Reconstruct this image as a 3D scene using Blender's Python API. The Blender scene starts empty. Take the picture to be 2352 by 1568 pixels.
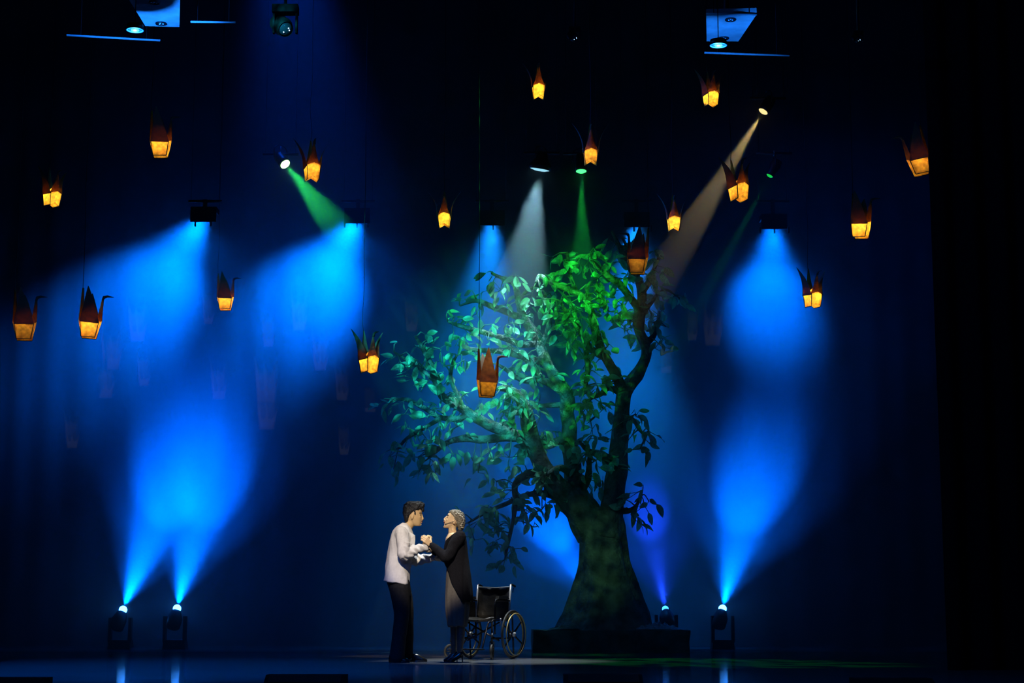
import bpy, math, random
from mathutils import Vector, Matrix, Quaternion, noise

# ------------------------------------------------------------------ scene, camera, world, exposure
SC = bpy.context.scene
COL = SC.collection
PI = math.pi
F = 4000.0                      # focal length in pixels of the 2352 wide frame
CX, CY = 1176.0, 784.0
EYE = Vector((0.0, 0.0, 0.6))   # camera stands in the auditorium, just above stage level
TILT = math.atan(614.0 / F)     # looks slightly up

cam_d = bpy.data.cameras.new('camera')
cam_d.sensor_width = 36.0
cam_d.lens = 36.0 * F / 2352.0
cam_d.clip_end = 200.0
cam = bpy.data.objects.new('camera', cam_d)
COL.objects.link(cam)
cam.location = EYE
cam.rotation_euler = (PI / 2 + TILT, 0, 0)
SC.camera = cam

W = bpy.data.worlds.new('world')
SC.world = W
W.use_nodes = True
W.node_tree.nodes['Background'].inputs[0].default_value = (0.0004, 0.0008, 0.002, 1)
W.node_tree.nodes['Background'].inputs[1].default_value = 0.3

SC.view_settings.view_transform = 'Standard'
SC.view_settings.look = 'None'
SC.view_settings.exposure = 0.0
SC.view_settings.gamma = 1.0
SC.view_settings.use_curve_mapping = False
SC.cycles.use_denoising = True
SC.cycles.max_bounces = 5
SC.cycles.diffuse_bounces = 2
SC.cycles.glossy_bounces = 2
SC.cycles.transmission_bounces = 3
SC.cycles.volume_bounces = 0
SC.cycles.transparent_max_bounces = 8
SC.cycles.caustics_reflective = False
SC.cycles.caustics_refractive = False

HAZE = 0.10                    # haze density per metre
BLUE = (0.0, 0.14, 1.0)
CYAN = (0.03, 0.42, 1.0)
DEEP = (0.008, 0.05, 1.0)
GREEN = (0.02, 1.0, 0.10)
WARM = (1.0, 0.72, 0.34)


def P(px, py, Y):
    """World point seen at a photo pixel at depth Y (metres upstage of the camera)."""
    u, v = (px - CX) / F, (CY - py) / F
    d = Vector((u, math.cos(TILT) - v * math.sin(TILT), math.sin(TILT) + v * math.cos(TILT)))
    return EYE + d * (Y / d.y)


def on_floor(px, py):
    u, v = (px - CX) / F, (CY - py) / F
    d = Vector((u, math.cos(TILT) - v * math.sin(TILT), math.sin(TILT) + v * math.cos(TILT)))
    return EYE + d * (-EYE.z / d.z)


def light(name, loc, target, energy, color, angle, blend=0.5, radius=0.05, parent=None, gobo=None):
    d = bpy.data.lights.new(name, 'SPOT')
    d.energy = energy
    d.color = color
    d.spot_size = math.radians(angle)
    d.spot_blend = blend
    d.shadow_soft_size = radius
    o = bpy.data.objects.new(name, d)
    COL.objects.link(o)
    loc, target = Vector(loc), Vector(target)
    o.rotation_mode = 'QUATERNION'
    o.rotation_quaternion = (target - loc).to_track_quat('-Z', 'Y')
    if parent is not None:
        o.parent = parent
        o.location = loc - parent.location
    else:
        o.location = loc
    if gobo:                    # a breakup gobo in the projector's gate
        scale, lo, hi = gobo
        d.use_nodes = True
        nt = d.node_tree
        em = nt.nodes['Emission']
        tc = nt.nodes.new('ShaderNodeTexCoord')
        no = nt.nodes.new('ShaderNodeTexNoise')
        no.inputs['Scale'].default_value = scale
        no.inputs['Detail'].default_value = 1.0
        mr = nt.nodes.new('ShaderNodeMapRange')
        mr.inputs['From Min'].default_value = lo
        mr.inputs['From Max'].default_value = hi
        mr.inputs['To Min'].default_value = 0.05
        nt.links.new(tc.outputs['Normal'], no.inputs['Vector'])
        nt.links.new(no.outputs['Fac'], mr.inputs['Value'])
        nt.links.new(mr.outputs['Result'], em.inputs['Strength'])
    return o


# lamps out of view: followspot, grid and wing lamps, and an added blue floor fill
light('followspot_offscreen', (-1.8, 6.0, 10.6), P(980, 1225, 19.8), 12500, (1.0, 0.86, 0.66), 4.1, 0.45, 0.08)
light('grid_top_lamp_offscreen', (-0.3, 21.2, 11.6), P(1135, 1500, 20.6), 10500, (0.74, 0.82, 0.86), 15.0, 0.9, 0.10)
light('floor_blue_fill_offscreen', (-4.5, 10.0, 11.0), (-3.6, 17.6, 0.0), 9000, (0.0, 0.16, 1.0), 32, 1.0, 0.2)  # added unseen lamp, stands in for the overhead row's blue spill on the floor
light('wing_side_lamp_offscreen', (-9.2, 19.0, 9.0), (1.0, 22.6, 6.8), 3200, (0.0, 0.10, 1.0), 15, 1.0, 0.1)
# blue wash rigged above the picture
light('grid_blue_wash_offscreen', P(620, -420, 24.2), P(720, 420, 24.6), 1500, (0.0, 0.08, 1.0), 30, 1.0, 0.2)

# ------------------------------------------------------------------ materials
MATS = {}


def mat(name, color, rough=0.6, metal=0.0, spec=0.5, noise_scale=None, noise_amt=0.35, bump=0.0, bump_scale=None,
        emit=None, emit_s=0.0, bump_d=0.02, transl=0.0, rnd=0.0, coat=0.0, detail=4.0):
    if name in MATS:
        return MATS[name]
    m = bpy.data.materials.new(name)
    MATS[name] = m
    m.use_nodes = True
    nt = m.node_tree
    b = nt.nodes['Principled BSDF']
    out = nt.nodes['Material Output']
    b.inputs['Base Color'].default_value = (*color, 1)
    b.inputs['Roughness'].default_value = rough
    b.inputs['Metallic'].default_value = metal
    b.inputs['Specular IOR Level'].default_value = spec
    b.inputs['Coat Weight'].default_value = coat
    if emit:
        b.inputs['Emission Color'].default_value = (*emit, 1)
        b.inputs['Emission Strength'].default_value = emit_s
    tc = nt.nodes.new('ShaderNodeTexCoord')
    csock = None
    if noise_scale:
        n = nt.nodes.new('ShaderNodeTexNoise')
        n.inputs['Scale'].default_value = noise_scale
        n.inputs['Detail'].default_value = detail
        nt.links.new(tc.outputs['Object'], n.inputs['Vector'])
        cr = nt.nodes.new('ShaderNodeValToRGB')
        cr.color_ramp.elements[0].position = 0.3
        cr.color_ramp.elements[1].position = 0.7
        cr.color_ramp.elements[0].color = (*[c * (1 - noise_amt) for c in color], 1)
        cr.color_ramp.elements[1].color = (*[min(1, c * (1 + noise_amt)) for c in color], 1)
        nt.links.new(n.outputs['Fac'], cr.inputs['Fac'])
        csock = cr.outputs['Color']
    if rnd:
        oi = nt.nodes.new('ShaderNodeObjectInfo')
        hs = nt.nodes.new('ShaderNodeHueSaturation')
        mr = nt.nodes.new('ShaderNodeMapRange')
        mr.inputs['To Min'].default_value = 1 - rnd
        mr.inputs['To Max'].default_value = 1 + rnd
        nt.links.new(oi.outputs['Random'], mr.inputs['Value'])
        nt.links.new(mr.outputs['Result'], hs.inputs['Value'])
        hs.inputs['Color'].default_value = (*color, 1)
        if csock:
            nt.links.new(csock, hs.inputs['Color'])
        csock = hs.outputs['Color']
    if csock:
        nt.links.new(csock, b.inputs['Base Color'])
    if bump:
        n2 = nt.nodes.new('ShaderNodeTexNoise')
        n2.inputs['Scale'].default_value = bump_scale or 20
        n2.inputs['Detail'].default_value = 5
        bp = nt.nodes.new('ShaderNodeBump')
        bp.inputs['Strength'].default_value = bump
        bp.inputs['Distance'].default_value = bump_d
        nt.links.new(tc.outputs['Object'], n2.inputs['Vector'])
        nt.links.new(n2.outputs['Fac'], bp.inputs['Height'])
        nt.links.new(bp.outputs['Normal'], b.inputs['Normal'])
    if transl:
        tr = nt.nodes.new('ShaderNodeBsdfTranslucent')
        tr.inputs['Color'].default_value = (*color, 1)
        if csock:
            nt.links.new(csock, tr.inputs['Color'])
        mx = nt.nodes.new('ShaderNodeMixShader')
        mx.inputs['Fac'].default_value = transl
        nt.links.new(b.outputs['BSDF'], mx.inputs[1])
        nt.links.new(tr.outputs['BSDF'], mx.inputs[2])
        nt.links.new(mx.outputs['Shader'], out.inputs['Surface'])
    return m


def emitter(name, color, strength):
    if name in MATS:
        return MATS[name]
    return mat(name, (0.02, 0.02, 0.02), 0.3, emit=color, emit_s=strength)


BLACK = mat('black_velvet', (0.006, 0.006, 0.008), 0.95, spec=0.1, noise_scale=30)
BLKMETAL = mat('black_metal', (0.005, 0.005, 0.006), 0.45, metal=0.2, noise_scale=60)
STEEL = mat('steel', (0.35, 0.36, 0.38), 0.3, metal=0.9, noise_scale=80, noise_amt=0.15)


# ------------------------------------------------------------------ mesh helpers
def cr_path(pts, k=4):
    """Catmull-Rom subdivision of a list of tuples."""
    n = len(pts)
    if n < 3:
        return [tuple(p) for p in pts]
    out = []
    for i in range(n - 1):
        p0, p1, p2, p3 = pts[max(i - 1, 0)], pts[i], pts[i + 1], pts[min(i + 2, n - 1)]
        for j in range(k):
            t = j / k
            out.append(tuple(0.5 * (2 * b + (c - a) * t + (2 * a - 5 * b + 4 * c - d) * t * t + (3 * b - a - 3 * c + d) * t ** 3)
                             for a, b, c, d in zip(p0, p1, p2, p3)))
    out.append(tuple(pts[-1]))
    return out


class MB:
    def __init__(self):
        self.v, self.f = [], []

    def add(self, vs, fs):
        b = len(self.v)
        self.v += [Vector(v) for v in vs]
        self.f += [tuple(b + i for i in f) for f in fs]

    def box(self, c, s, rot=None, taper=1.0):
        c = Vector(c)
        hx, hy, hz = s[0] / 2, s[1] / 2, s[2] / 2
        vs = []
        for z in (-1, 1):
            t = taper if z > 0 else 1.0
            for x, y in ((-1, -1), (1, -1), (1, 1), (-1, 1)):
                p = Vector((x * hx * t, y * hy * t, z * hz))
                vs.append(c + (rot @ p if rot else p))
        self.add(vs, [(3, 2, 1, 0), (4, 5, 6, 7), (0, 1, 5, 4), (1, 2, 6, 5), (2, 3, 7, 6), (3, 0, 4, 7)])

    def tube(self, pts, radii, n=10, cap=True, wob=0.0, seed=0, ridges=None):
        pts = [Vector(p) for p in pts]
        if not isinstance(radii, (list, tuple)):
            radii = [radii] * len(pts)
        m = len(pts)
        tans = []
        for i in range(m):
            t = pts[min(i + 1, m - 1)] - pts[max(i - 1, 0)]
            tans.append(t.normalized() if t.length > 1e-9 else Vector((0, 0, 1)))
        ref = Vector((0, 1, 0)) if abs(tans[0].y) < 0.9 else Vector((1, 0, 0))
        a = tans[0].cross(ref).normalized()
        vs, fs = [], []
        for i in range(m):
            a = (a - tans[i] * a.dot(tans[i]))
            a = a.normalized() if a.length > 1e-6 else tans[i].orthogonal().normalized()
            b = tans[i].cross(a)
            r = radii[i]
            ra, rb = (r if isinstance(r, (list, tuple)) else (r, r))
            for k in range(n):
                th = 2 * PI * k / n
                q = a * (math.cos(th) * ra) + b * (math.sin(th) * rb)
                if wob:
                    g = noise.noise((pts[i] + q) * (3.0) + Vector((seed * 7.1, 0, 0)))
                    h = noise.noise(Vector((pts[i].x * 4, pts[i].y * 4, pts[i].z * 1.2)) + q.normalized() * 2.2 + Vector((0, seed * 3.3, 0)))
                    q = q * (1 + wob * (0.5 * g + h))
                if ridges:
                    q = q * (1 + ridges(i / (m - 1), th))
                vs.append(pts[i] + q)
        for i in range(m - 1):
            for k in range(n):
                fs.append((i * n + k, i * n + (k + 1) % n, (i + 1) * n + (k + 1) % n, (i + 1) * n + k))
        if cap:
            fs.append(tuple(range(n - 1, -1, -1)))
            fs.append(tuple((m - 1) * n + k for k in range(n)))
        self.add(vs, fs)

    def stack(self, levels, n=28, slant=0.0, power=2.3):
        """Closed body from horizontal sections (z, xmin, xmax, halfwidth[, ycentre])."""
        vs, fs = [], []
        for L in levels:
            z, x0, x1, hw = L[:4]
            yc = L[4] if len(L) > 4 else 0.0
            cx, hx = (x0 + x1) / 2, (x1 - x0) / 2
            for k in range(n):
                th = 2 * PI * k / n
                c, s = math.cos(th), math.sin(th)
                x = cx + hx * math.copysign(abs(c) ** (2 / power), c)
                y = yc + hw * math.copysign(abs(s) ** (2 / power), s)
                vs.append((x, y, z + slant * (x - cx)))
        m = len(levels)
        for i in range(m - 1):
            for k in range(n):
                fs.append((i * n + k, i * n + (k + 1) % n, (i + 1) * n + (k + 1) % n, (i + 1) * n + k))
        fs.append(tuple(range(n - 1, -1, -1)))
        fs.append(tuple((m - 1) * n + k for k in range(n)))
        if levels[-1][0] < levels[0][0]:
            fs = [tuple(reversed(f)) for f in fs]
        self.add(vs, fs)

    def ball(self, c, r, n=14, rot=None):
        c = Vector(c)
        r = r if isinstance(r, (list, tuple)) else (r, r, r)
        vs, fs = [], []
        m = n // 2
        for i in range(1, m):
            ph = PI * i / m
            for k in range(n):
                th = 2 * PI * k / n
                p = Vector((r[0] * math.sin(ph) * math.cos(th), r[1] * math.sin(ph) * math.sin(th), r[2] * math.cos(ph)))
                vs.append(c + (rot @ p if rot else p))
        tp, bt = Vector((0, 0, r[2])), Vector((0, 0, -r[2]))
        vs.append(c + (rot @ tp if rot else tp))
        vs.append(c + (rot @ bt if rot else bt))
        T, B = len(vs) - 2, len(vs) - 1
        for i in range(m - 2):
            for k in range(n):
                fs.append((i * n + k, (i + 1) * n + k, (i + 1) * n + (k + 1) % n, i * n + (k + 1) % n))
        for k in range(n):
            fs.append((T, k, (k + 1) % n))
            fs.append((B, (m - 2) * n + (k + 1) % n, (m - 2) * n + k))
        self.add(vs, fs)

    def torus(self, c, R, r, axis='Y', n=40, k=8):
        c = Vector(c)
        pts = []
        vs, fs = [], []
        for i in range(n):
            a = 2 * PI * i / n
            for j in range(k):
                b = 2 * PI * j / k
                rr = R + r * math.cos(b)
                q = (rr * math.cos(a), r * math.sin(b), rr * math.sin(a))
                if axis == 'Z':
                    q = (q[0], q[2], q[1])
                elif axis == 'X':
                    q = (q[1], q[0], q[2])
                vs.append(c + Vector(q))
        for i in range(n):
            for j in range(k):
                fs.append((i * k + j, i * k + (j + 1) % k, ((i + 1) % n) * k + (j + 1) % k, ((i + 1) % n) * k + j))
        self.add(vs, fs)

    def mesh(self, name):
        me = bpy.data.meshes.new(name)
        me.from_pydata([tuple(v) for v in self.v], [], self.f)
        me.update()
        return me

    def build(self, name, m, parent=None, smooth=True, loc=None):
        me = self.mesh(name)
        return link(name, me, m, parent, smooth, loc)


def link(name, me, m, parent=None, smooth=True, loc=None):
    if m is not None and not me.materials:
        me.materials.append(m)
    if smooth:
        me.polygons.foreach_set('use_smooth', [True] * len(me.polygons))
    o = bpy.data.objects.new(name, me)
    COL.objects.link(o)
    if parent is not None:
        o.parent = parent
    if loc is not None:
        o.location = loc
    return o


def remeshed(mb, name, m, parent, voxel=0.006, smooth_it=3, disp=None):
    """Fuse overlapping closed shapes into one continuous skin."""
    tmp = bpy.data.objects.new('tmp', mb.mesh('tmp'))
    COL.objects.link(tmp)
    md = tmp.modifiers.new('r', 'REMESH')
    md.mode = 'VOXEL'
    md.voxel_size = voxel
    md.use_smooth_shade = True
    if smooth_it:
        sm = tmp.modifiers.new('s', 'SMOOTH')
        sm.iterations = smooth_it
        sm.factor = 0.5
    dg = bpy.context.evaluated_depsgraph_get()
    dg.update()
    me = bpy.data.meshes.new_from_object(tmp.evaluated_get(dg))
    old = tmp.data
    bpy.data.objects.remove(tmp)
    bpy.data.meshes.remove(old)
    me.name = name
    if disp:
        n = len(me.vertices)
        co, no = [0.0] * (3 * n), [0.0] * (3 * n)
        me.vertices.foreach_get('co', co)
        me.vertices.foreach_get('normal', no)
        out = []
        for i in range(0, 3 * n, 3):
            out.extend(disp(Vector(co[i:i + 3]), Vector(no[i:i + 3])))
        me.vertices.foreach_set('co', out)
        me.update()
    me.materials.clear()
    return link(name, me, m, parent)


def empty(name, loc, label=None, cat=None, group=None, rz=0.0):
    o = bpy.data.objects.new(name, None)
    COL.objects.link(o)
    o.location = loc
    o.rotation_euler = (0, 0, rz)
    o.empty_display_size = 0.1
    if label:
        tag(o, label, cat, group)
    return o


def tag(o, label, cat, group=None, kind=None):
    o['label'] = label
    o['category'] = cat
    if group:
        o['group'] = group
    if kind:
        o['kind'] = kind
    return o


def struct(o):
    o['kind'] = 'structure'
    return o


# ------------------------------------------------------------------ the stage house
def floor_material():
    """Worn black stage deck: matt paint with a patchy sheen."""
    m = bpy.data.materials.new('stage_floor')
    m.use_nodes = True
    nt = m.node_tree
    nt.nodes.remove(nt.nodes['Principled BSDF'])
    tc = nt.nodes.new('ShaderNodeTexCoord')
    mp = nt.nodes.new('ShaderNodeMapping')
    mp.inputs['Scale'].default_value = (0.7, 5.0, 1)
    n = nt.nodes.new('ShaderNodeTexNoise')
    n.inputs['Scale'].default_value = 1.6
    n.inputs['Detail'].default_value = 6
    mr = nt.nodes.new('ShaderNodeMapRange')
    mr.inputs['To Min'].default_value = 0.035
    mr.inputs['To Max'].default_value = 0.10
    nt.links.new(tc.outputs['Object'], mp.inputs['Vector'])
    nt.links.new(mp.outputs['Vector'], n.inputs['Vector'])
    nt.links.new(n.outputs['Fac'], mr.inputs['Value'])
    cr = nt.nodes.new('ShaderNodeValToRGB')
    cr.color_ramp.elements[0].position = 0.3
    cr.color_ramp.elements[1].position = 0.7
    cr.color_ramp.elements[0].color = (0.06, 0.065, 0.072, 1)
    cr.color_ramp.elements[1].color = (0.11, 0.115, 0.12, 1)
    nt.links.new(n.outputs['Fac'], cr.inputs['Fac'])
    df = nt.nodes.new('ShaderNodeBsdfDiffuse')
    nt.links.new(cr.outputs['Color'], df.inputs['Color'])
    gl = nt.nodes.new('ShaderNodeBsdfGlossy')
    gl.inputs['Color'].default_value = (0.8, 0.8, 0.8, 1)
    nt.links.new(mr.outputs['Result'], gl.inputs['Roughness'])
    n2 = nt.nodes.new('ShaderNodeTexNoise')
    n2.inputs['Scale'].default_value = 9
    n2.inputs['Detail'].default_value = 3
    bp = nt.nodes.new('ShaderNodeBump')
    bp.inputs['Strength'].default_value = 0.04
    bp.inputs['Distance'].default_value = 0.01
    nt.links.new(mp.outputs['Vector'], n2.inputs['Vector'])
    nt.links.new(n2.outputs['Fac'], bp.inputs['Height'])
    nt.links.new(bp.outputs['Normal'], gl.inputs['Normal'])
    mx = nt.nodes.new('ShaderNodeMixShader')
    mx.inputs['Fac'].default_value = 0.42
    nt.links.new(df.outputs['BSDF'], mx.inputs[1])
    nt.links.new(gl.outputs['BSDF'], mx.inputs[2])
    nt.links.new(mx.outputs['Shader'], nt.nodes['Material Output'].inputs['Surface'])
    return m


ZTOP, BACK = 12.2, 28.0
mb = MB()
mb.box((0, 20.7, -0.15), (21, 17.4, 0.3))
struct(mb.build('floor', floor_material(), smooth=False))
mb = MB()
mb.box((0, 20.7, ZTOP + 0.1), (21, 17.4, 0.2))
struct(mb.build('ceiling', BLACK, smooth=False))
for nm, sx in (('wall_left', -1), ('wall_right', 1)):
    mb = MB()
    mb.box((sx * 10.4, 20.7, ZTOP / 2), (0.2, 17.4, ZTOP))
    struct(mb.build(nm, BLACK, smooth=False))

# the backdrop: one stretched grey cloth with shallow vertical folds
BACKMAT = mat('backdrop_cloth', (0.055, 0.06, 0.065), 0.95, spec=0.05, noise_scale=0.6, noise_amt=0.18)


def drape(x0, x1, y, z0, z1, amp, pitch, seed, thick=0.03):
    mb = MB()
    n = max(12, int((x1 - x0) / (pitch / 8)))
    rnd = random.Random(seed)
    ph = rnd.random() * 6
    vs, fs = [], []
    for side in (0, 1):
        for j, z in enumerate((z0, (z0 + z1) / 2, z1)):
            for i in range(n + 1):
                x = x0 + (x1 - x0) * i / n
                w = math.sin(2 * PI * x / pitch + ph + 1.3 * math.sin(x * 1.7 + ph)) * amp * (1.1 if j == 0 else 1.0)
                vs.append((x, y + w + side * thick, z))
    R = n + 1
    for side in (0, 1):
        for j in range(2):
            for i in range(n):
                a = side * 3 * R + j * R + i
                q = (a, a + 1, a + R + 1, a + R)
                fs.append(q if side == 0 else tuple(reversed(q)))
    mb.add(vs, fs)
    return mb


wall_back = struct(drape(-10.2, 10.2, BACK, 0.0, ZTOP, 0.012, 0.55, 3).build('wall_back', BACKMAT))

legs = []
for (x0, x1, lab) in ((P(2134, 340, 17.6).x, 9.6, 'black pleated wing curtain that cuts off a hanging paper crane lantern'),
                      (-9.6, P(-60, 700, 17.6).x, 'black pleated wing curtain beside the dim lantern at stage edge')):
    o = drape(x0, x1, 17.6, 0.0, ZTOP, 0.05, 0.33, int(x0 * 7)).build('wing_curtain', BLACK)
    tag(o, lab, 'curtain')
    legs.append(o)

# pale crane shapes on the cloth: thrown by a projector in the auditorium behind the camera
GHOSTS = [(315, 785, .8), (255, 850, .9), (242, 915, .75), (330, 887, .55), (502, 918, .7), (610, 925, 1.0), (612, 988, .9), (735, 852, .7),
          (687, 760, .7), (785, 920, .6), (616, 797, .55), (945, 762, .6), (850, 947, .6), (1637, 795, .9), (1590, 782, .5), (1530, 858, .6),
          (478, 745, .5), (790, 1045, .5), (165, 1030, .6)]
proj = light('crane_projector_offscreen', (0.0, -1.0, 2.6), P(900, 890, BACK), 7000, (1.0, 0.92, 0.82), 32, 0.1, 0.01)
proj.data.use_nodes = True
nt = proj.data.node_tree


def mnode(op, a, b=None, c=None):
    n = nt.nodes.new('ShaderNodeMath')
    n.operation = op
    for k, v in enumerate((a, b, c)):
        if v is None:
            continue
        if isinstance(v, (int, float)):
            n.inputs[k].default_value = v
        else:
            nt.links.new(v, n.inputs[k])
    return n.outputs[0]


_tc = nt.nodes.new('ShaderNodeTexCoord')
_sp = nt.nodes.new('ShaderNodeSeparateXYZ')
nt.links.new(_tc.outputs['Normal'], _sp.inputs[0])
_uv = nt.nodes.new('ShaderNodeCombineXYZ')
nt.links.new(mnode('DIVIDE', _sp.outputs[0], _sp.outputs[2]), _uv.inputs[0])
nt.links.new(mnode('DIVIDE', _sp.outputs[1], _sp.outputs[2]), _uv.inputs[1])
_inv = proj.rotation_quaternion.inverted()
_vec = _min = None
for gx, gy, gs in GHOSTS:
    L = _inv @ (P(gx, gy, BACK) + Vector((0, 0, 0.22 * gs)) - proj.location)
    k = -L.z / gs
    n = nt.nodes.new('ShaderNodeVectorMath')
    n.operation = 'MULTIPLY_ADD'
    nt.links.new(_uv.outputs[0], n.inputs[0])
    n.inputs[1].default_value = (-k, -k, 0)
    n.inputs[2].default_value = (L.x / L.z * k, L.y / L.z * k, 0)
    ln = nt.nodes.new('ShaderNodeVectorMath')
    ln.operation = 'LENGTH'
    nt.links.new(n.outputs[0], ln.inputs[0])
    if _vec is None:
        _vec, _min = n.outputs[0], ln.outputs['Value']
        continue
    mx = nt.nodes.new('ShaderNodeMix')
    mx.data_type = 'VECTOR'
    nt.links.new(mnode('LESS_THAN', ln.outputs['Value'], _min), mx.inputs[0])
    nt.links.new(_vec, mx.inputs[4])
    nt.links.new(n.outputs[0], mx.inputs[5])
    _vec, _min = mx.outputs[1], mnode('MINIMUM', _min, ln.outputs['Value'])
_s2 = nt.nodes.new('ShaderNodeSeparateXYZ')
nt.links.new(_vec, _s2.inputs[0])
_a = _s2.outputs[0]
_b = mnode('ADD', _s2.outputs[1], 0.22)
_m = mnode('MINIMUM', mnode('SUBTRACT', mnode('MULTIPLY_ADD', _b, 0.30, 0.075), mnode('ABSOLUTE', _a)), mnode('SUBTRACT', 0.22, _b))       # body
for (a0, sl, h, H) in ((-0.07, -0.22, 0.07, 0.58), (0.07, 0.30, 0.07, 0.50), (0.0, 0.0, 0.11, 0.36)):                        # tail, neck, wing
    _m = mnode('MAXIMUM', _m, mnode('SUBTRACT', mnode('MULTIPLY_ADD', _b, -h / H, h), mnode('ABSOLUTE', mnode('SUBTRACT', _a, mnode('MULTIPLY_ADD', _b, sl, a0)))))
_m = mnode('MINIMUM', _m, _b)
_r = nt.nodes.new('ShaderNodeMapRange')
_r.inputs['From Min'].default_value = 0.0
_r.inputs['From Max'].default_value = 0.035
nt.links.new(_m, _r.inputs['Value'])
nt.links.new(_r.outputs['Result'], nt.nodes['Emission'].inputs['Strength'])

# ------------------------------------------------------------------ haze
hz = bpy.data.materials.new('stage_haze')
hz.use_nodes = True
nt = hz.node_tree
nt.nodes.remove(nt.nodes['Principled BSDF'])
vsn = nt.nodes.new('ShaderNodeVolumeScatter')
vsn.inputs['Color'].default_value = (1, 1, 1, 1)
vsn.inputs['Density'].default_value = HAZE
vsn.inputs['Anisotropy'].default_value = 0.25
nt.links.new(vsn.outputs['Volume'], nt.nodes['Material Output'].inputs['Volume'])
mb = MB()
mb.box((0, 25.95, 6.05), (20, 3.98, 12.06))
hz_o = mb.build('haze', hz, smooth=False)
tag(hz_o, 'thin theatrical haze hanging over the whole stage', 'haze', kind='stuff')


# ------------------------------------------------------------------ lamps
def drop(root, zt):
    """Short pipe over a lamp, slung from the grid on two thin cables."""
    mb = MB()
    mb.tube([(-0.26, 0, zt), (0.26, 0, zt)], 0.021, 10)
    pipe = mb.build('hanging_pipe', BLKMETAL, root)
    for x in (-0.22, 0.22):
        mb = MB()
        mb.tube([(x, 0, zt), (x, 0, ZTOP - 0.02 - root.location.z)], 0.0035, 5)
        mb.build('suspension_cable', BLKMETAL, pipe)


def basis(d):
    d = d.normalized()
    return d.to_track_quat('Z', 'Y').to_matrix()


def par_can(px, py, Y, target, color, energy, angle, label, zpipe, blend=0.5, lens_r=0.075, lens_c=None, lens_s=6.0, length=0.26, gobo=None, cat='stage light'):
    """Spotlight: lens front at the pixel, can behind it, yoke up to the pipe at height zpipe."""
    front = P(px, py, Y)
    d = (target - front).normalized()
    R = basis(d)
    piv = front - d * (length * 0.55)
    root = empty('spotlight', piv, label, cat, 'spotlights hung from the grid')
    prof = [(-length * 0.45, 0.045), (-length * 0.42, 0.07), (-length * 0.1, 0.085), (length * 0.3, lens_r * 1.15), (length * 0.55, lens_r * 1.2)]
    n = 20
    mb = MB()
    vs, fs = [], []
    rings = prof + [(length * 0.55, lens_r * 1.05), (length * 0.45, lens_r * 1.05)]
    for (t, r) in rings:
        for k in range(n):
            a = 2 * PI * k / n
            vs.append(R @ Vector((r * math.cos(a), r * math.sin(a), t)))
    for i in range(len(rings) - 1):
        for k in range(n):
            fs.append((i * n + k, i * n + (k + 1) % n, (i + 1) * n + (k + 1) % n, (i + 1) * n + k))
    fs.append(tuple(range(n - 1, -1, -1)))
    mb.add(vs, fs)
    can = mb.build('can', BLKMETAL, root)
    mb = MB()
    vs = [R @ Vector((0, 0, length * 0.65))]
    fs = []
    for q, (r, t) in enumerate(((0.6, 0.62), (1.0, 0.555))):
        for k in range(n):
            a = 2 * PI * k / n
            vs.append(R @ Vector((lens_r * r * math.cos(a), lens_r * r * math.sin(a), length * t)))
    for k in range(n):
        fs.append((0, 1 + k, 1 + (k + 1) % n))
        fs.append((1 + k, 1 + n + k, 1 + n + (k + 1) % n, 1 + (k + 1) % n))
    mb.add(vs, fs)
    mb.build('lens', emitter('lens_' + label[:24], lens_c or color, lens_s), can)
    # yoke
    zt = zpipe - piv.z
    side = R @ Vector((1, 0, 0))
    side.z = 0
    side.normalize()
    mb = MB()
    h = 0.12
    mb.tube(cr_path([tuple(side * h), tuple(side * h + Vector((0, 0, 0.14))), tuple(Vector((0, 0, 0.20))),
                     tuple(-side * h + Vector((0, 0, 0.14))), tuple(-side * h)], 4), 0.009, 6)
    mb.build('yoke', BLKMETAL, root)
    mb = MB()
    mb.tube([(0, 0, 0.19), (0, 0, zt - 0.02)], 0.010, 6)
    mb.torus((0, 0, zt), 0.036, 0.009, 'X', 14, 6)
    mb.build('clamp', STEEL, root)
    drop(root, zt)
    light('spotlight_beam', front + d * 0.035, target, energy * 1.4, color, angle, blend, lens_r * 0.35, root, gobo)
    return root


def wash_panel(px, py, Y, target, energy, color, angle, label, zpipe, pegs=(-0.17, 0.17), lens_s=1.5, width=0.40):
    """Flat wash lantern hanging under the rear pipe, light comes out of its underside."""
    base = P(px, py, Y)
    root = empty('wash_light', base, label, 'stage light', 'blue wash lights in a row behind the tree')
    mb = MB()
    mb.box((0, -0.13, 0.12), (width, 0.02, 0.24))
    mb.box((0, 0.02, 0.235), (width, 0.30, 0.02))
    for sx in (-1, 1):
        mb.box((sx * (width / 2 - 0.01), 0.0, 0.20), (0.02, 0.26, 0.08))
    mb.build('housing', BLKMETAL, root, smooth=False)
    mb = MB()
    mb.box((0, 0.02, 0.218), (width * 0.8, 0.2, 0.012))
    mb.build('lens', emitter('wash_lens', (0.12, 0.55, 1.0), lens_s), root, smooth=False)
    for x in pegs:
        mb = MB()
        mb.box((x, -0.13, -0.02), (0.024, 0.024, 0.10))
        mb.build('bracket_pin', BLKMETAL, root, smooth=False)
    zt = zpipe - base.z
    mb = MB()
    mb.box((0, 0, (0.24 + zt + 0.03) / 2), (0.06, 0.03, zt + 0.03 - 0.24))
    mb.build('hanger', BLKMETAL, root, smooth=False)
    drop(root, zt)
    light('wash_beam', base + Vector((0, 0.02, 0.15)), target, energy * 1.4, color, angle, 1.0, 0.12, root)
    light('wash_spill', base + Vector((0, 0, -0.05)), base + Vector((0, 0.25, -1)), energy * 0.008, color, 150, 1.0, 0.12, root)
    return root


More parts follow.
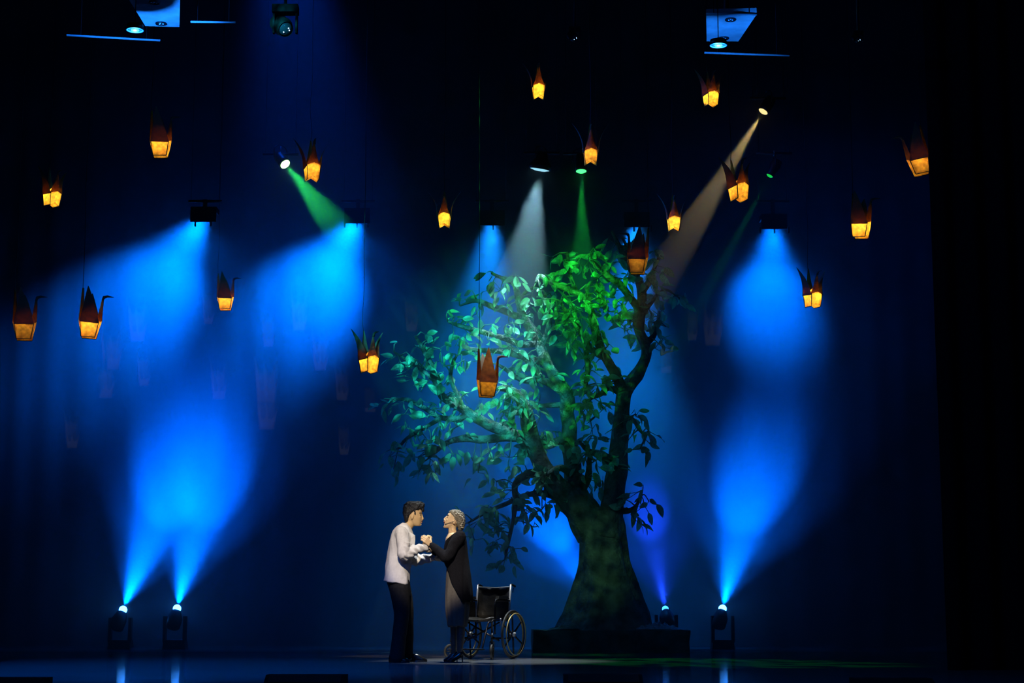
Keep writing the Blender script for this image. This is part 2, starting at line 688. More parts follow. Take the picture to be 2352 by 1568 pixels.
Z_REAR = P(1176, 462, 26.5).z
Z_MID = P(1176, 352, 24.6).z
Z_FRONT = P(1755, 225, 24.4).z

for (px, py, tx, ty, e, ang, pegs, lab) in (
        (470, 514, 365, 650, 7500, 60, (-0.12, 0.12), 'blue wash light above the small lantern with a long wavy cord'),
        (822, 517, 745, 635, 9000, 60, (-0.19, 0.0, 0.17), 'brightest blue wash light beside the slanting green beam'),
        (1130, 522, 1115, 720, 2600, 52, (-0.19, 0.02), 'blue wash light above the cord of the dark lantern before the tree'),
        (1462, 526, 1446, 720, 3200, 48, (-0.05, 0.22), 'blue wash light hidden by the tree top and a dark lantern'),
        (1776, 530, 1772, 650, 4600, 54, (-0.22, 0.0, 0.22), 'blue wash light standing apart from the tree, beside a small bright lantern')):
    wash_panel(px, py, 26.5, P(tx, ty, 27.0 if px in (1130, 1462) else 27.6), e, (0.004, 0.22, 1.0) if px in (1130, 1462) else BLUE, ang, lab, Z_REAR, pegs)

par_can(655, 377, 24.6, P(905, 680, 23.2), GREEN, 1500, 20, 'green spotlight slanting down across the smoke beside a lantern', Z_MID,
        lens_c=(0.45, 1.0, 0.35), lens_s=5, gobo=(30, 0.42, 0.55))
par_can(1335, 393, 24.6, P(1338, 640, 24.35), GREEN, 650, 15, 'green spotlight shining straight down on the tree top', Z_MID,
        lens_c=(0.05, 1.0, 0.15), lens_s=3.0, gobo=(34, 0.42, 0.55))
par_can(1240, 389, 24.6, P(1190, 690, 24.9), (0.36, 0.80, 1.0), 720, 32, 'pale white spotlight shining down over the tree crown', Z_MID,
        lens_r=0.14, lens_s=1.0)
par_can(1768, 403, 24.6, P(1640, 640, 24.6), GREEN, 130, 7, 'thin dim green spotlight beside the lantern in the warm beam', Z_MID, lens_r=0.05, lens_s=0.6)
par_can(1753, 256, 24.4, P(1540, 600, 23.95), (1.0, 0.76, 0.30), 800, 12, 'warm amber spotlight with a narrow tan beam', Z_FRONT, lens_s=1.2, lens_r=0.07)


def moving_head(px, py, Y, target, color, energy, angle, label, lens_s=26.0, lens_r=0.062, halo=0.10):
    c = P(px, py, Y)
    root = empty('moving_head_light', (c.x, c.y, 0.0), label, 'stage light', 'moving head lights on the floor')
    d = (target - c).normalized()
    R = basis(d)
    mb = MB()
    mb.box((0, 0, 0.07), (0.34, 0.30, 0.14), taper=0.9)
    for fx in (-0.13, 0.13):
        for fy in (-0.1, 0.1):
            mb.box((fx, fy, 0.005), (0.04, 0.04, 0.02))
    mb.build('base', BLKMETAL, root, smooth=False)
    piv = Vector((0, 0, c.z)) - d * 0.13
    for s in (-1, 1):
        mb = MB()
        mb.box((s * 0.15, piv.y, (0.14 + piv.z) / 2), (0.045, 0.11, piv.z - 0.12 + 0.06))
        mb.build('yoke_arm', BLKMETAL, root, smooth=False)
    n = 22
    mb = MB()
    vs, fs = [], []
    rings = [(-0.16, 0.06), (-0.14, 0.105), (0.0, 0.115), (0.08, 0.09), (0.125, lens_r * 1.22), (0.13, lens_r * 1.05), (0.11, lens_r * 1.04)]
    for (t, r) in rings:
        for k in range(n):
            a = 2 * PI * k / n
            vs.append(piv + R @ Vector((r * math.cos(a), r * math.sin(a), t)))
    for i in range(len(rings) - 1):
        for k in range(n):
            fs.append((i * n + k, i * n + (k + 1) % n, (i + 1) * n + (k + 1) % n, (i + 1) * n + k))
    fs.append(tuple(range(n - 1, -1, -1)))
    mb.add(vs, fs)
    head = mb.build('head', BLKMETAL, root)
    mb = MB()
    mb.ball(piv + R @ Vector((0, 0, 0.13 + lens_r * 0.85)), lens_r, 18)
    mb.build('lens', emitter('head_lens' + ('_dim' if lens_s < 6 else ''), (0.035, 0.27, 1.0), lens_s), head)
    light('moving_head_beam', piv + root.location + d * 0.25, target, energy * 1.35, color, angle, 1.0, 0.03, root)
    light('moving_head_halo', piv + root.location + d * 0.25, target, energy * 1.4 * halo, color, 66, 1.0, 0.03, root)
    return root


moving_head(280, 1407, 26.6, P(405, 1075, 28.0), (0.0, 0.115, 1.0), 10500, 38, 'bright moving head light on the floor, farther from the tree of the blue pair')
moving_head(405, 1404, 26.6, P(478, 1085, 28.0), (0.0, 0.115, 1.0), 9000, 38, 'bright moving head light on the floor, nearer the couple of the blue pair')
moving_head(1529, 1403, 26.6, P(1490, 1180, 28.0), DEEP, 2400, 24, 'small violet-blue moving head light beside the tree base', 5.0, 0.05)
moving_head(1658, 1404, 26.6, P(1728, 1110, 28.0), (0.0, 0.125, 1.0), 8000, 36, 'bright moving head light on the floor beyond the small violet one')
moving_head(1385, 1404, 27.0, P(1255, 1195, 28.0), (0.0, 0.115, 1.0), 5000, 30, 'moving head light hidden behind the tree trunk', 5.0)

# ------------------------------------------------------------------ ceiling pieces in front
GREYPANEL = mat('panel_paint', (0.45, 0.46, 0.48), 0.7, noise_scale=9, noise_amt=0.22)
DARKGLASS = mat('dark_glass', (0.02, 0.02, 0.03), 0.1, spec=0.8)
BULB = mat('bulb_glass', (0.8, 0.82, 0.9), 0.15, spec=0.8)
DIMBLUE = emitter('dim_blue_lens', (0.10, 0.45, 1.0), 1.6)


def on_level(px, py, z):
    u, v = (px - CX) / F, (CY - py) / F
    d = Vector((u, math.cos(TILT) - v * math.sin(TILT), math.sin(TILT) + v * math.cos(TILT)))
    return EYE + d * ((z - EYE.z) / d.z)


def soffit(corners, holes, lamp, label, lab_lamp):
    z = 4.9
    pts = [on_level(x, y, z) for x, y in corners]
    c = sum(pts, Vector()) / len(pts)
    root = empty('soffit_panel', c, label, 'ceiling panel')
    n = len(pts)
    mb = MB()
    vs = [p - c for p in pts] + [p - c + Vector((0, 0, 0.05)) for p in pts]
    fs = [tuple(range(n)), tuple(range(2 * n - 1, n - 1, -1))] + [(i, n + i, n + (i + 1) % n, (i + 1) % n) for i in range(n)]
    mb.add(vs, fs)
    mb.build('board', GREYPANEL, root, smooth=False)
    for (hx, hy) in holes:
        q = on_level(hx, hy, z) - c
        mb = MB()
        mb.torus(q + Vector((0, 0, -0.004)), 0.036, 0.007, 'Z', 24, 6)
        ring = mb.build('downlight', BLKMETAL, root)
        mb = MB()
        mb.tube([q + Vector((0, 0, -0.003)), q + Vector((0, 0, 0.0))], 0.034, 20)
        mb.build('downlight_cup', DARKGLASS, ring, smooth=False)
        mb = MB()
        for k in range(3):
            a = 2 * PI * k / 3 + 0.4
            mb.ball(q + Vector((0.015 * math.cos(a), 0.015 * math.sin(a), -0.004)), 0.006, 8)
        mb.build('downlight_bulb', BULB, ring)
    mb = MB()
    mb.tube([(0, 0, 0.05), (0, 0, 1.0)], 0.02, 8)
    mb.build('hanger', BLKMETAL, root)
    q = P(lamp[0], lamp[1], 11.9)
    r2 = empty('recessed_lamp', q, lab_lamp, 'lamp')
    mb = MB()
    mb.torus((0, 0, 0.0), 0.058, 0.007, 'Z', 28, 6)
    mb.tube([(0, 0, 0.002), (0, 0, 0.035)], 0.058, 24)
    mb.build('housing', BLKMETAL, r2)
    mb = MB()
    mb.ball((0, 0, -0.002), (0.03, 0.03, 0.012), 16)
    mb.build('lens', DIMBLUE, r2)
    mb = MB()
    mb.tube([(0, 0, 0.03), (0, 0, 1.25)], 0.003, 6)
    mb.build('stem', BLACK, r2)
    d = bpy.data.lights.new('recessed_lamp_glow', 'POINT')
    d.energy = 110
    d.color = (0.01, 0.20, 1.0)
    d.shadow_soft_size = 0.02
    lo = bpy.data.objects.new('recessed_lamp_glow', d)
    COL.objects.link(lo)
    lo.parent = r2
    lo.location = (0, 0, -0.05)


soffit([(288, -14), (414, -14), (412, 62), (334, 60)], [(355, 5), (370, 53)], (310, 68),
       'blue-lit ceiling panel with two round downlights, cut by the picture edge', 'glowing blue lamp beside the ceiling panel at the picture edge')
soffit([(1622, 36), (1738, 33), (1696, 95), (1623, 95)], [(1678, 44), (1662, 87)], (1650, 103),
       'whole blue-lit ceiling panel with two round downlights and a slanted side', 'glowing blue lamp just below the whole ceiling panel')
for (a, b, lab) in (((153, 81), (368, 93), 'long thin blue-lit rod below the cut-off ceiling panel'),
                    ((1618, 121), (1813, 128), 'long thin blue-lit rod below the whole ceiling panel'),
                    ((438, 50), (541, 51), 'short thin rod beside the cut-off ceiling panel'),
                    ((1622, 32), (1738, 33), 'thin bright rod along the edge of the whole ceiling panel')):
    pa, pb = on_level(a[0], a[1], 4.9), on_level(b[0], b[1], 4.9)
    root = empty('ceiling_rod', pa, lab, 'rod')
    mb = MB()
    mb.tube([Vector((0, 0, 0)), pb - pa], 0.008, 10)
    mb.build('rod', GREYPANEL, root)
    for t in (0.15, 0.85):
        mb = MB()
        q = (pb - pa) * t
        mb.tube([q, q + Vector((0, 0, 0.9))], 0.0025, 6)
        mb.build('suspension_cable', BLACK, root)


def hung_head(px, py, Y, label, s=1.0, tilt=(0.5, -0.7, -0.6)):
    c = P(px, py, Y)
    root = empty('hung_moving_light', c, label, 'stage light')
    d = Vector(tilt).normalized()
    R = basis(d)
    n = 18
    mb = MB()
    vs, fs = [], []
    rings = [(-0.26, 0.05), (-0.2, 0.09), (-0.05, 0.10), (0.0, 0.085), (0.02, 0.08)]
    for (t, r) in rings:
        for k in range(n):
            a = 2 * PI * k / n
            vs.append(R @ Vector((r * s * math.cos(a), r * s * math.sin(a), t * s)))
    for i in range(len(rings) - 1):
        for k in range(n):
            fs.append((i * n + k, i * n + (k + 1) % n, (i + 1) * n + (k + 1) % n, (i + 1) * n + k))
    fs.append(tuple(range(n - 1, -1, -1)))
    mb.add(vs, fs)
    head = mb.build('head', BLKMETAL, root)
    mb = MB()
    mb.ball((R @ Vector((0, 0, 0.0))), (0.075 * s, 0.075 * s, 0.03 * s), 16, R)
    lens = mb.build('lens', DARKGLASS, head)
    for (a, b) in ((0.02, 0.02), (0.035, 0.0), (-0.02, -0.03)):
        mb = MB()
        mb.ball(R @ Vector((a * s, b * s, 0.03 * s)), 0.007 * s, 8)
        mb.build('glint_diode', emitter('glint_glow', (0.35, 0.6, 1.0), 3.0), head)  # glowing beads standing in for lens highlights and small lights
    mb = MB()
    for sx in (-1, 1):
        mb.box((sx * 0.115 * s, 0, 0.07 * s), (0.02 * s, 0.06 * s, 0.24 * s))
    mb.box((0, 0, 0.20 * s), (0.26 * s, 0.14 * s, 0.08 * s))
    mb.build('yoke', BLACK, root, smooth=False)
    mb = MB()
    mb.tube([(0, 0, 0.22 * s), (0, 0, ZTOP - c.z)], 0.015, 8)
    mb.build('drop_pipe', BLKMETAL, root)


hung_head(655, 66, 17.0, 'dark moving light with a curved blue-edged body near the top', 1.0)
hung_head(1320, 87, 18.5, 'unlit moving light showing tiny violet diodes above the tree', 0.5)
hung_head(1972, 91, 18.5, 'unlit moving light showing a single tiny blue point', 0.4)

# ------------------------------------------------------------------ paper crane lanterns
def paper(name, color, amount):
    m = bpy.data.materials.new(name)
    m.use_nodes = True
    nt = m.node_tree
    b = nt.nodes['Principled BSDF']
    b.inputs['Roughness'].default_value = 0.8
    b.inputs['Specular IOR Level'].default_value = 0.2
    tc = nt.nodes.new('ShaderNodeTexCoord')
    n = nt.nodes.new('ShaderNodeTexNoise')
    n.inputs['Scale'].default_value = 22
    n.inputs['Detail'].default_value = 6
    cr = nt.nodes.new('ShaderNodeValToRGB')
    cr.color_ramp.elements[0].position = 0.28
    cr.color_ramp.elements[1].position = 0.72
    cr.color_ramp.elements[0].color = (*[c * 0.38 for c in color], 1)
    cr.color_ramp.elements[1].color = (*[min(1, c * 1.25) for c in color], 1)
    nt.links.new(tc.outputs['Object'], n.inputs['Vector'])
    nt.links.new(n.outputs['Fac'], cr.inputs['Fac'])
    t = nt.nodes.new('ShaderNodeBsdfTranslucent')
    nt.links.new(cr.outputs['Color'], t.inputs['Color'])
    b.inputs['Base Color'].default_value = (0.28, 0.20, 0.14, 1)
    mx = nt.nodes.new('ShaderNodeMixShader')
    mx.inputs['Fac'].default_value = amount
    nt.links.new(b.outputs['BSDF'], mx.inputs[1])
    nt.links.new(t.outputs['BSDF'], mx.inputs[2])
    nt.links.new(mx.outputs['Shader'], nt.nodes['Material Output'].inputs['Surface'])
    return m


PAPER1 = paper('single_paper', (0.95, 0.44, 0.06), 0.8)
PAPER3 = paper('neck_paper', (0.62, 0.24, 0.035), 0.65)
PAPER2 = paper('folded_paper', (0.34, 0.10, 0.016), 0.5)
SEAM = mat('seam_tape', (0.03, 0.018, 0.012), 0.8, noise_scale=60)
BULBMAT = emitter('lantern_bulb', (1.0, 0.72, 0.30), 12.0)
CORDMAT = mat('cord_black', (0.004, 0.004, 0.005), 0.7, noise_scale=90)


def sheet(rows, thick=0.0):
    mb = MB()
    n = len(rows[0])
    vs = [p for r in rows for p in r]
    fs = []
    for i in range(len(rows) - 1):
        for j in range(n - 1):
            fs.append((i * n + j, i * n + j + 1, (i + 1) * n + j + 1, (i + 1) * n + j))
    mb.add(vs, fs)
    return mb


def lerp(a, b, t):
    return Vector(a) * (1 - t) + Vector(b) * t


def crane_meshes():
    M = {}
    bl, fl, bw, fw, zf = 0.078, 0.104, 0.074, 0.088, 0.17
    for s in (-1, 1):
        rows = []
        for i in range(4):
            t = i / 3
            hl = bl + (fl - bl) * t
            rows.append([(hl * u, s * (bw + (fw - bw) * t + 0.006 * math.sin(PI * t) * (1 - u * u)), zf * t) for u in (-1, -.5, 0, .5, 1)])
        M['side_panel', s] = sheet(rows).mesh('side_panel')
        rows = []
        for i in range(13):
            t = i / 12
            hl = (fl + 0.004) * (1 - t) ** 0.9 + 0.002
            y = fw + 0.010 + 0.02 * t + 0.17 * max(0, t - 0.15) ** 1.8
            z = zf - 0.012 + 0.44 * t - 0.05 * t * t
            rows.append([(hl * u - 0.035 * t, s * (y + 0.010 * (1 - u * u) * (1 - t)), z) for u in (-1, -.5, 0, .5, 1)])
        M['wing', s] = sheet(rows).mesh('wing')
    for e in (-1, 1):
        mb = MB()
        A = [(e * bl, -bw, 0), (e * fl, -fw, zf)]
        B = [(e * 0.092, 0, 0.048), (e * 0.130, 0, 0.20)]
        C = [(e * bl, bw, 0), (e * fl, fw, zf)]
        mb.add(A + B + C, [(0, 2, 3, 1), (4, 5, 3, 2)])
        M['end_panel', e] = mb.mesh('end_panel')
        mb = MB()
        top = 0.46 if e > 0 else 0.56
        rows = []
        for i in range(9):
            t = i / 8
            a, b, c = lerp((e * 0.074, -fw, zf), (e * 0.106, 0, top), t), lerp((e * 0.130, 0, 0.20), (e * 0.126, 0, top), t), lerp((e * 0.074, fw, zf), (e * 0.106, 0, top), t)
            k = 1 - 0.25 * math.sin(PI * t)
            a.y *= k
            c.y *= k
            w = 0.006
            a.y -= w
            c.y += w
            rows.append([a, b, c])
        M['neck' if e > 0 else 'tail', 0] = sheet(rows).mesh('neck' if e > 0 else 'tail')
    mb = MB()
    mb.tube([(0.112, 0, 0.44), (0.124, 0, 0.475), (0.160, 0, 0.487), (0.235, 0, 0.484)], [(0.012, 0.02), (0.018, 0.016), (0.013, 0.010), (0.002, 0.002)], 8)
    M['head', 0] = mb.mesh('head')
    for s in (-1, 1):
        mb = MB()
        mb.add([(-bl, s * bw, 0), (bl, s * bw, 0), (0.092, 0, 0.048), (-0.092, 0, 0.048)], [(0, 1, 2, 3)])
        M['base_panel', s] = mb.mesh('base_panel')
    mb = MB()
    q = [(-0.10, -0.078, 0.172), (0.10, -0.078, 0.172), (0.125, 0, 0.2), (0.10, 0.078, 0.172), (-0.10, 0.078, 0.172), (-0.125, 0, 0.2), (0, 0, 0.27)]
    mb.add(q, [(0, 1, 6), (1, 2, 6), (2, 3, 6), (3, 4, 6), (4, 5, 6), (5, 0, 6)])
    M['back_panel', 0] = mb.mesh('back_panel')
    r = 0.0045
    for s in (-1, 1):
        mb = MB()
        mb.tube([(-fl, s * fw, zf), (fl, s * fw, zf)], 0.010, 6)
        mb.tube([(-bl, s * bw, 0), (bl, s * bw, 0)], r, 6)
        for e in (-1, 1):
            mb.tube([(e * bl, s * bw, 0), (e * fl, s * fw, zf)], r, 6)
        M['seam', s] = mb.mesh('seam')
    mb = MB()
    mb.ball((0, 0, 0.15), 0.013, 10)
    M['bulb', 0] = mb.mesh('bulb')
    return M


CR = crane_meshes()
CMAT = {'side_panel': PAPER1, 'end_panel': PAPER1, 'base_panel': PAPER1, 'back_panel': PAPER1, 'wing': PAPER2, 'neck': PAPER3, 'tail': PAPER3, 'head': PAPER2,
        'seam': SEAM, 'bulb': BULBMAT}
# (pixel x, pixel y of the lowest edge, depth, yaw in degrees, tilt, lamp power, label)
LANTERNS = [
    (118, 473, 24.0, -42, 3, 3.4, 'small crane lantern with one blue-tipped wing, alone beside the dark wing'),
    (368, 360, 20.0, 4, 0, 2.2, 'crane lantern side on, below the cut-off ceiling panel'),
    (717, 414, 21.5, -72, -3, 2.6, 'crane lantern end on, beside the slanting green beam'),
    (1237, 226, 25.0, -88, 2, 3.4, 'topmost small crane lantern end on, high above the white spotlight'),
    (1633, 243, 25.0, -72, 0, 3.0, 'small crane lantern hanging below the whole ceiling panel and rod'),
    (1357, 378, 22.0, -90, 6, 2.2, 'crane lantern end on, just over the green downward spotlight'),
    (1698, 460, 21.0, -62, -5, 2.2, 'crane lantern hanging in front of the warm tan beam'),
    (2118, 400, 19.2, 172, 12, 1.0, 'crane lantern partly hidden by the black wing curtain'),
    (1020, 522, 25.0, -90, 0, 3.4, 'small crane lantern end on, between two blue wash lights beside the white beam'),
    (1548, 529, 25.0, -90, 3, 3.4, 'small crane lantern end on, between the dark tree top lantern and the warm beam'),
    (1976, 546, 21.0, -26, 4, 4.0, 'bright crane lantern with two lit faces, hanging whole near the black wing curtain'),
    (55, 780, 19.0, 10, 0, 0.5, 'dim crane lantern side on at the picture edge'),
    (203, 775, 19.4, 8, 4, 2.4, 'crane lantern side on with bent head, next to the dim edge lantern'),
    (517, 711, 26.0, 3, 0, 3.4, 'small crane lantern on a wavy cord in the first blue wash beam'),
    (848, 855, 21.8, -52, -3, 3.6, 'crane lantern with four spread points, between the wash beam and the tree'),
    (1118, 911, 20.2, 10, 2, 0.32, 'dark crane lantern hanging in front of the leafy tree crown'),
    (1463, 628, 20.6, 170, -3, 0.32, 'dark crane lantern hanging in front of the tree top branch'),
    (1867, 705, 24.0, -66, 2, 3.8, 'small bright crane lantern hanging beside the blue wash beam that stands apart'),
]


def cord_mesh(L, seed):
    rnd = random.Random(seed)
    pts = [(0, 0, 0)]
    n = 10
    for i in range(1, n + 1):
        z = L * (i / n) ** 1.6
        a = 0.018 * max(0, 1 - i / n * 1.4)
        pts.append((rnd.uniform(-a, a), rnd.uniform(-a, a), z))
    mb = MB()
    mb.tube(cr_path(pts, 3), 0.0035, 5)
    return mb


for i, (px, py, Y, yaw, tilt, pw, lab) in enumerate(LANTERNS):
    sc = 1.0
    if 23.6 < Y < 25.5:             # kept in front of the smoke
        sc, Y = 23.6 / Y, 23.6
    c = P(px, py, Y)
    root = empty('crane_lantern', c, lab, 'lantern', 'folded paper crane lanterns hanging over the stage')
    root.rotation_euler = (0, math.radians(tilt), math.radians(yaw))
    root.scale = (sc, sc, sc)
    for (nm, s), me in CR.items():
        link(nm, me, CMAT[nm], root, smooth=nm in ('wing', 'neck', 'tail', 'head', 'seam', 'bulb'))
    Rm = root.rotation_euler.to_matrix()
    tip = Vector((-0.118, 0, 0.55))
    w = c + Rm @ tip * sc
    mb = cord_mesh((ZTOP - w.z) / sc, i)
    o = mb.build('cord', CORDMAT, root)
    o.matrix_parent_inverse = Matrix.Identity(4)
    o.rotation_mode = 'QUATERNION'
    o.location = tip
    o.rotation_quaternion = Rm.to_quaternion().inverted()
    d = bpy.data.lights.new('lantern_glow', 'POINT')
    d.energy = pw * 2.1
    d.color = (1.0, 0.72, 0.27)
    d.shadow_soft_size = 0.015
    lo = bpy.data.objects.new('lantern_glow', d)
    COL.objects.link(lo)
    lo.parent = root
    lo.location = (0, 0, 0.15)

# ------------------------------------------------------------------ tree on its platform
rt = random.Random(11)
YT = 25.2
BARK = mat('bark', (0.20, 0.21, 0.15), 0.75, spec=0.35, noise_scale=7, noise_amt=0.55, bump=1.0, bump_scale=18, bump_d=0.06)
MOSS = mat('mossy_plaster', (0.10, 0.15, 0.09), 0.85, noise_scale=6, noise_amt=0.6, bump=0.8, bump_scale=22)
LEAFM = mat('leaf_green', (0.26, 0.58, 0.30), 0.45, spec=0.5, noise_scale=9, noise_amt=0.35, transl=0.3, rnd=0.4)
TWIGM = mat('twig_bark', (0.22, 0.26, 0.16), 0.7, noise_scale=20)

pl_a, pl_b = P(1222, 1490, YT), P(1572, 1490, YT)
plx0, plx1 = pl_a.x, pl_b.x
PH = P(1400, 1447, YT - 0.75).z
mb = MB()
nx, ny = 44, 14
vs, fs = [], []


def rough(p, a):
    return p + Vector((noise.noise(p * 5), noise.noise(p * 5 + Vector((9, 3, 1))), 0.5 * noise.noise(p * 6 + Vector((2, 7, 5))))) * a


def grid(fn, nu, nv, mb):
    vs, fs = [], []
    for j in range(nv + 1):
        for i in range(nu + 1):
            vs.append(fn(i / nu, j / nv))
    for j in range(nv):
        for i in range(nu):
            a = j * (nu + 1) + i
            fs.append((a, a + 1, a + nu + 2, a + nu + 1))
    mb.add(vs, fs)


y0, y1 = YT - 0.75, YT + 0.95
proot = empty('tree_platform', ((plx0 + plx1) / 2, YT, 0), 'low mossy rectangular platform carrying the stage tree', 'platform')
pc = proot.location.copy()
grid(lambda u, v: rough(Vector((plx0 + (plx1 - plx0) * u, y0, PH * v)), 0.025 if v > 0.01 else 0.0) - pc, 50, 6, mb)
grid(lambda u, v: rough(Vector((plx0 + (plx1 - plx0) * u, y0 + (y1 - y0) * v, PH)), 0.025) - pc, 50, 14, mb)
grid(lambda u, v: rough(Vector((plx0, y1 - (y1 - y0) * u, PH * v)), 0.025 if v > 0.01 else 0.0) - pc, 20, 6, mb)
grid(lambda u, v: rough(Vector((plx1, y0 + (y1 - y0) * u, PH * v)), 0.025 if v > 0.01 else 0.0) - pc, 20, 6, mb)
grid(lambda u, v: rough(Vector((plx1 - (plx1 - plx0) * u, y1, PH * v)), 0.025 if v > 0.01 else 0.0) - pc, 50, 6, mb)
mb.build('slab', MOSS, proot)


def heap(px0, px1, py, hgt, n, label, cat, m, seed):
    """Crumpled netting and leaf litter heaped on the platform."""
    rnd = random.Random(seed)
    a, b = P(px0, py, YT - 0.45), P(px1, py, YT - 0.45)
    mb = MB()
    cx = (a.x + b.x) / 2
    hw = (b.x - a.x) / 2

    def fn(u, v):
        x = cx + hw * (2 * u - 1)
        y = YT - 0.68 + 0.55 * v
        e = max(0.0, 1 - (2 * u - 1) ** 2) ** 0.7 * math.sin(PI * v) ** 0.6
        q = Vector((x * 9, y * 9, seed))
        z = PH + 0.012 + hgt * e * (0.55 + 1.1 * abs(noise.noise(q)) + 0.6 * noise.noise(q * 2.3)) * (1 - 0.45 * u if seed % 2 else 0.55 + 0.45 * u)
        return Vector((x + 0.03 * noise.noise(q * 1.7), y + 0.03 * noise.noise(q * 1.9), max(z, PH + 0.008))) - pc
    grid(fn, 60, 16, mb)
    for v in mb.v:
        v += pc - Vector((cx, YT - 0.4, PH))
    o = mb.build('netting_heap', m, None, smooth=False, loc=(cx, YT - 0.4, PH))
    tag(o, label, cat)


heap(1462, 1566, 1440, 0.11, 60, 'crumpled pale netting heaped at the trunk foot', 'netting',
     mat('pale_netting', (0.38, 0.39, 0.39), 0.6, noise_scale=30), 3)
heap(1262, 1330, 1440, 0.07, 60, 'green leaf litter heaped at the trunk foot', 'litter', MOSS, 4)

troot = empty('stage_tree', (P(1392, 1440, YT).x, YT, PH), 'tall artificial tree with flared bark trunk and large oval leaves', 'tree')
tc0 = troot.location.copy()


def T(px, py, dy=0.0):
    return P(px, py, YT + dy) - tc0


def px2m(r):
    return r * YT / F * 1.0


# trunk: flared foot with buttress ridges
tr = [(1391, 1452, 118), (1391, 1438, 106), (1391, 1415, 95), (1390, 1390, 84), (1389, 1360, 75), (1388, 1325, 65), (1386, 1290, 57), (1384, 1255, 53),
      (1382, 1225, 52), (1380, 1200, 50), (1378, 1180, 44), (1376, 1165, 30)]
pts = cr_path([(*T(x, y), px2m(r)) for x, y, r in tr], 5)
mb = MB()


def rid(t, th):
    return (0.10 * (1 - t) ** 1.5 + 0.03) * (math.sin(6 * th + 2.5 * t) + 0.6 * math.sin(11 * th - 3 * t + 1.0)) * 0.7


mb.tube([p[:3] for p in pts], [(p[3], p[3] * 0.80) for p in pts], 56, True, 0.10, 1, rid)
mb.build('trunk', BARK, troot)

LIMBS = [
    # (name, [(px, py, radius px)], depth at start, depth at end)
    ('limb', [(1362, 1235, 36), (1350, 1205, 38), (1334, 1172, 36), (1312, 1148, 32), (1285, 1122, 25), (1258, 1090, 21), (1240, 1055, 19), (1225, 1020, 19), (1215, 985, 18),
              (1209, 950, 15), (1192, 912, 13), (1165, 893, 9), (1140, 892, 5)], 0.0, -0.5),
    ('limb', [(1358, 1215, 26), (1345, 1180, 27), (1330, 1150, 26), (1320, 1110, 21), (1315, 1066, 18), (1306, 1017, 17), (1306, 975, 16), (1301, 943, 15), (1303, 909, 15),
              (1285, 880, 14), (1262, 845, 13), (1245, 805, 13), (1228, 765, 12), (1205, 733, 11), (1192, 690, 8), (1182, 655, 6), (1155, 640, 5), (1129, 627, 3)], 0.05, 0.25),
    ('limb', [(1392, 1235, 38), (1398, 1200, 34), (1404, 1165, 30), (1408, 1130, 27), (1416, 1080, 23), (1421, 1030, 21), (1426, 985, 19), (1430, 940, 18), (1435, 905, 17),
              (1452, 878, 15), (1470, 850, 14), (1482, 820, 13), (1482, 790, 12), (1468, 755, 12), (1471, 715, 12), (1475, 680, 11), (1468, 648, 10), (1448, 612, 9),
              (1432, 585, 8), (1418, 556, 5), (1405, 530, 3)], -0.05, 0.3),
]
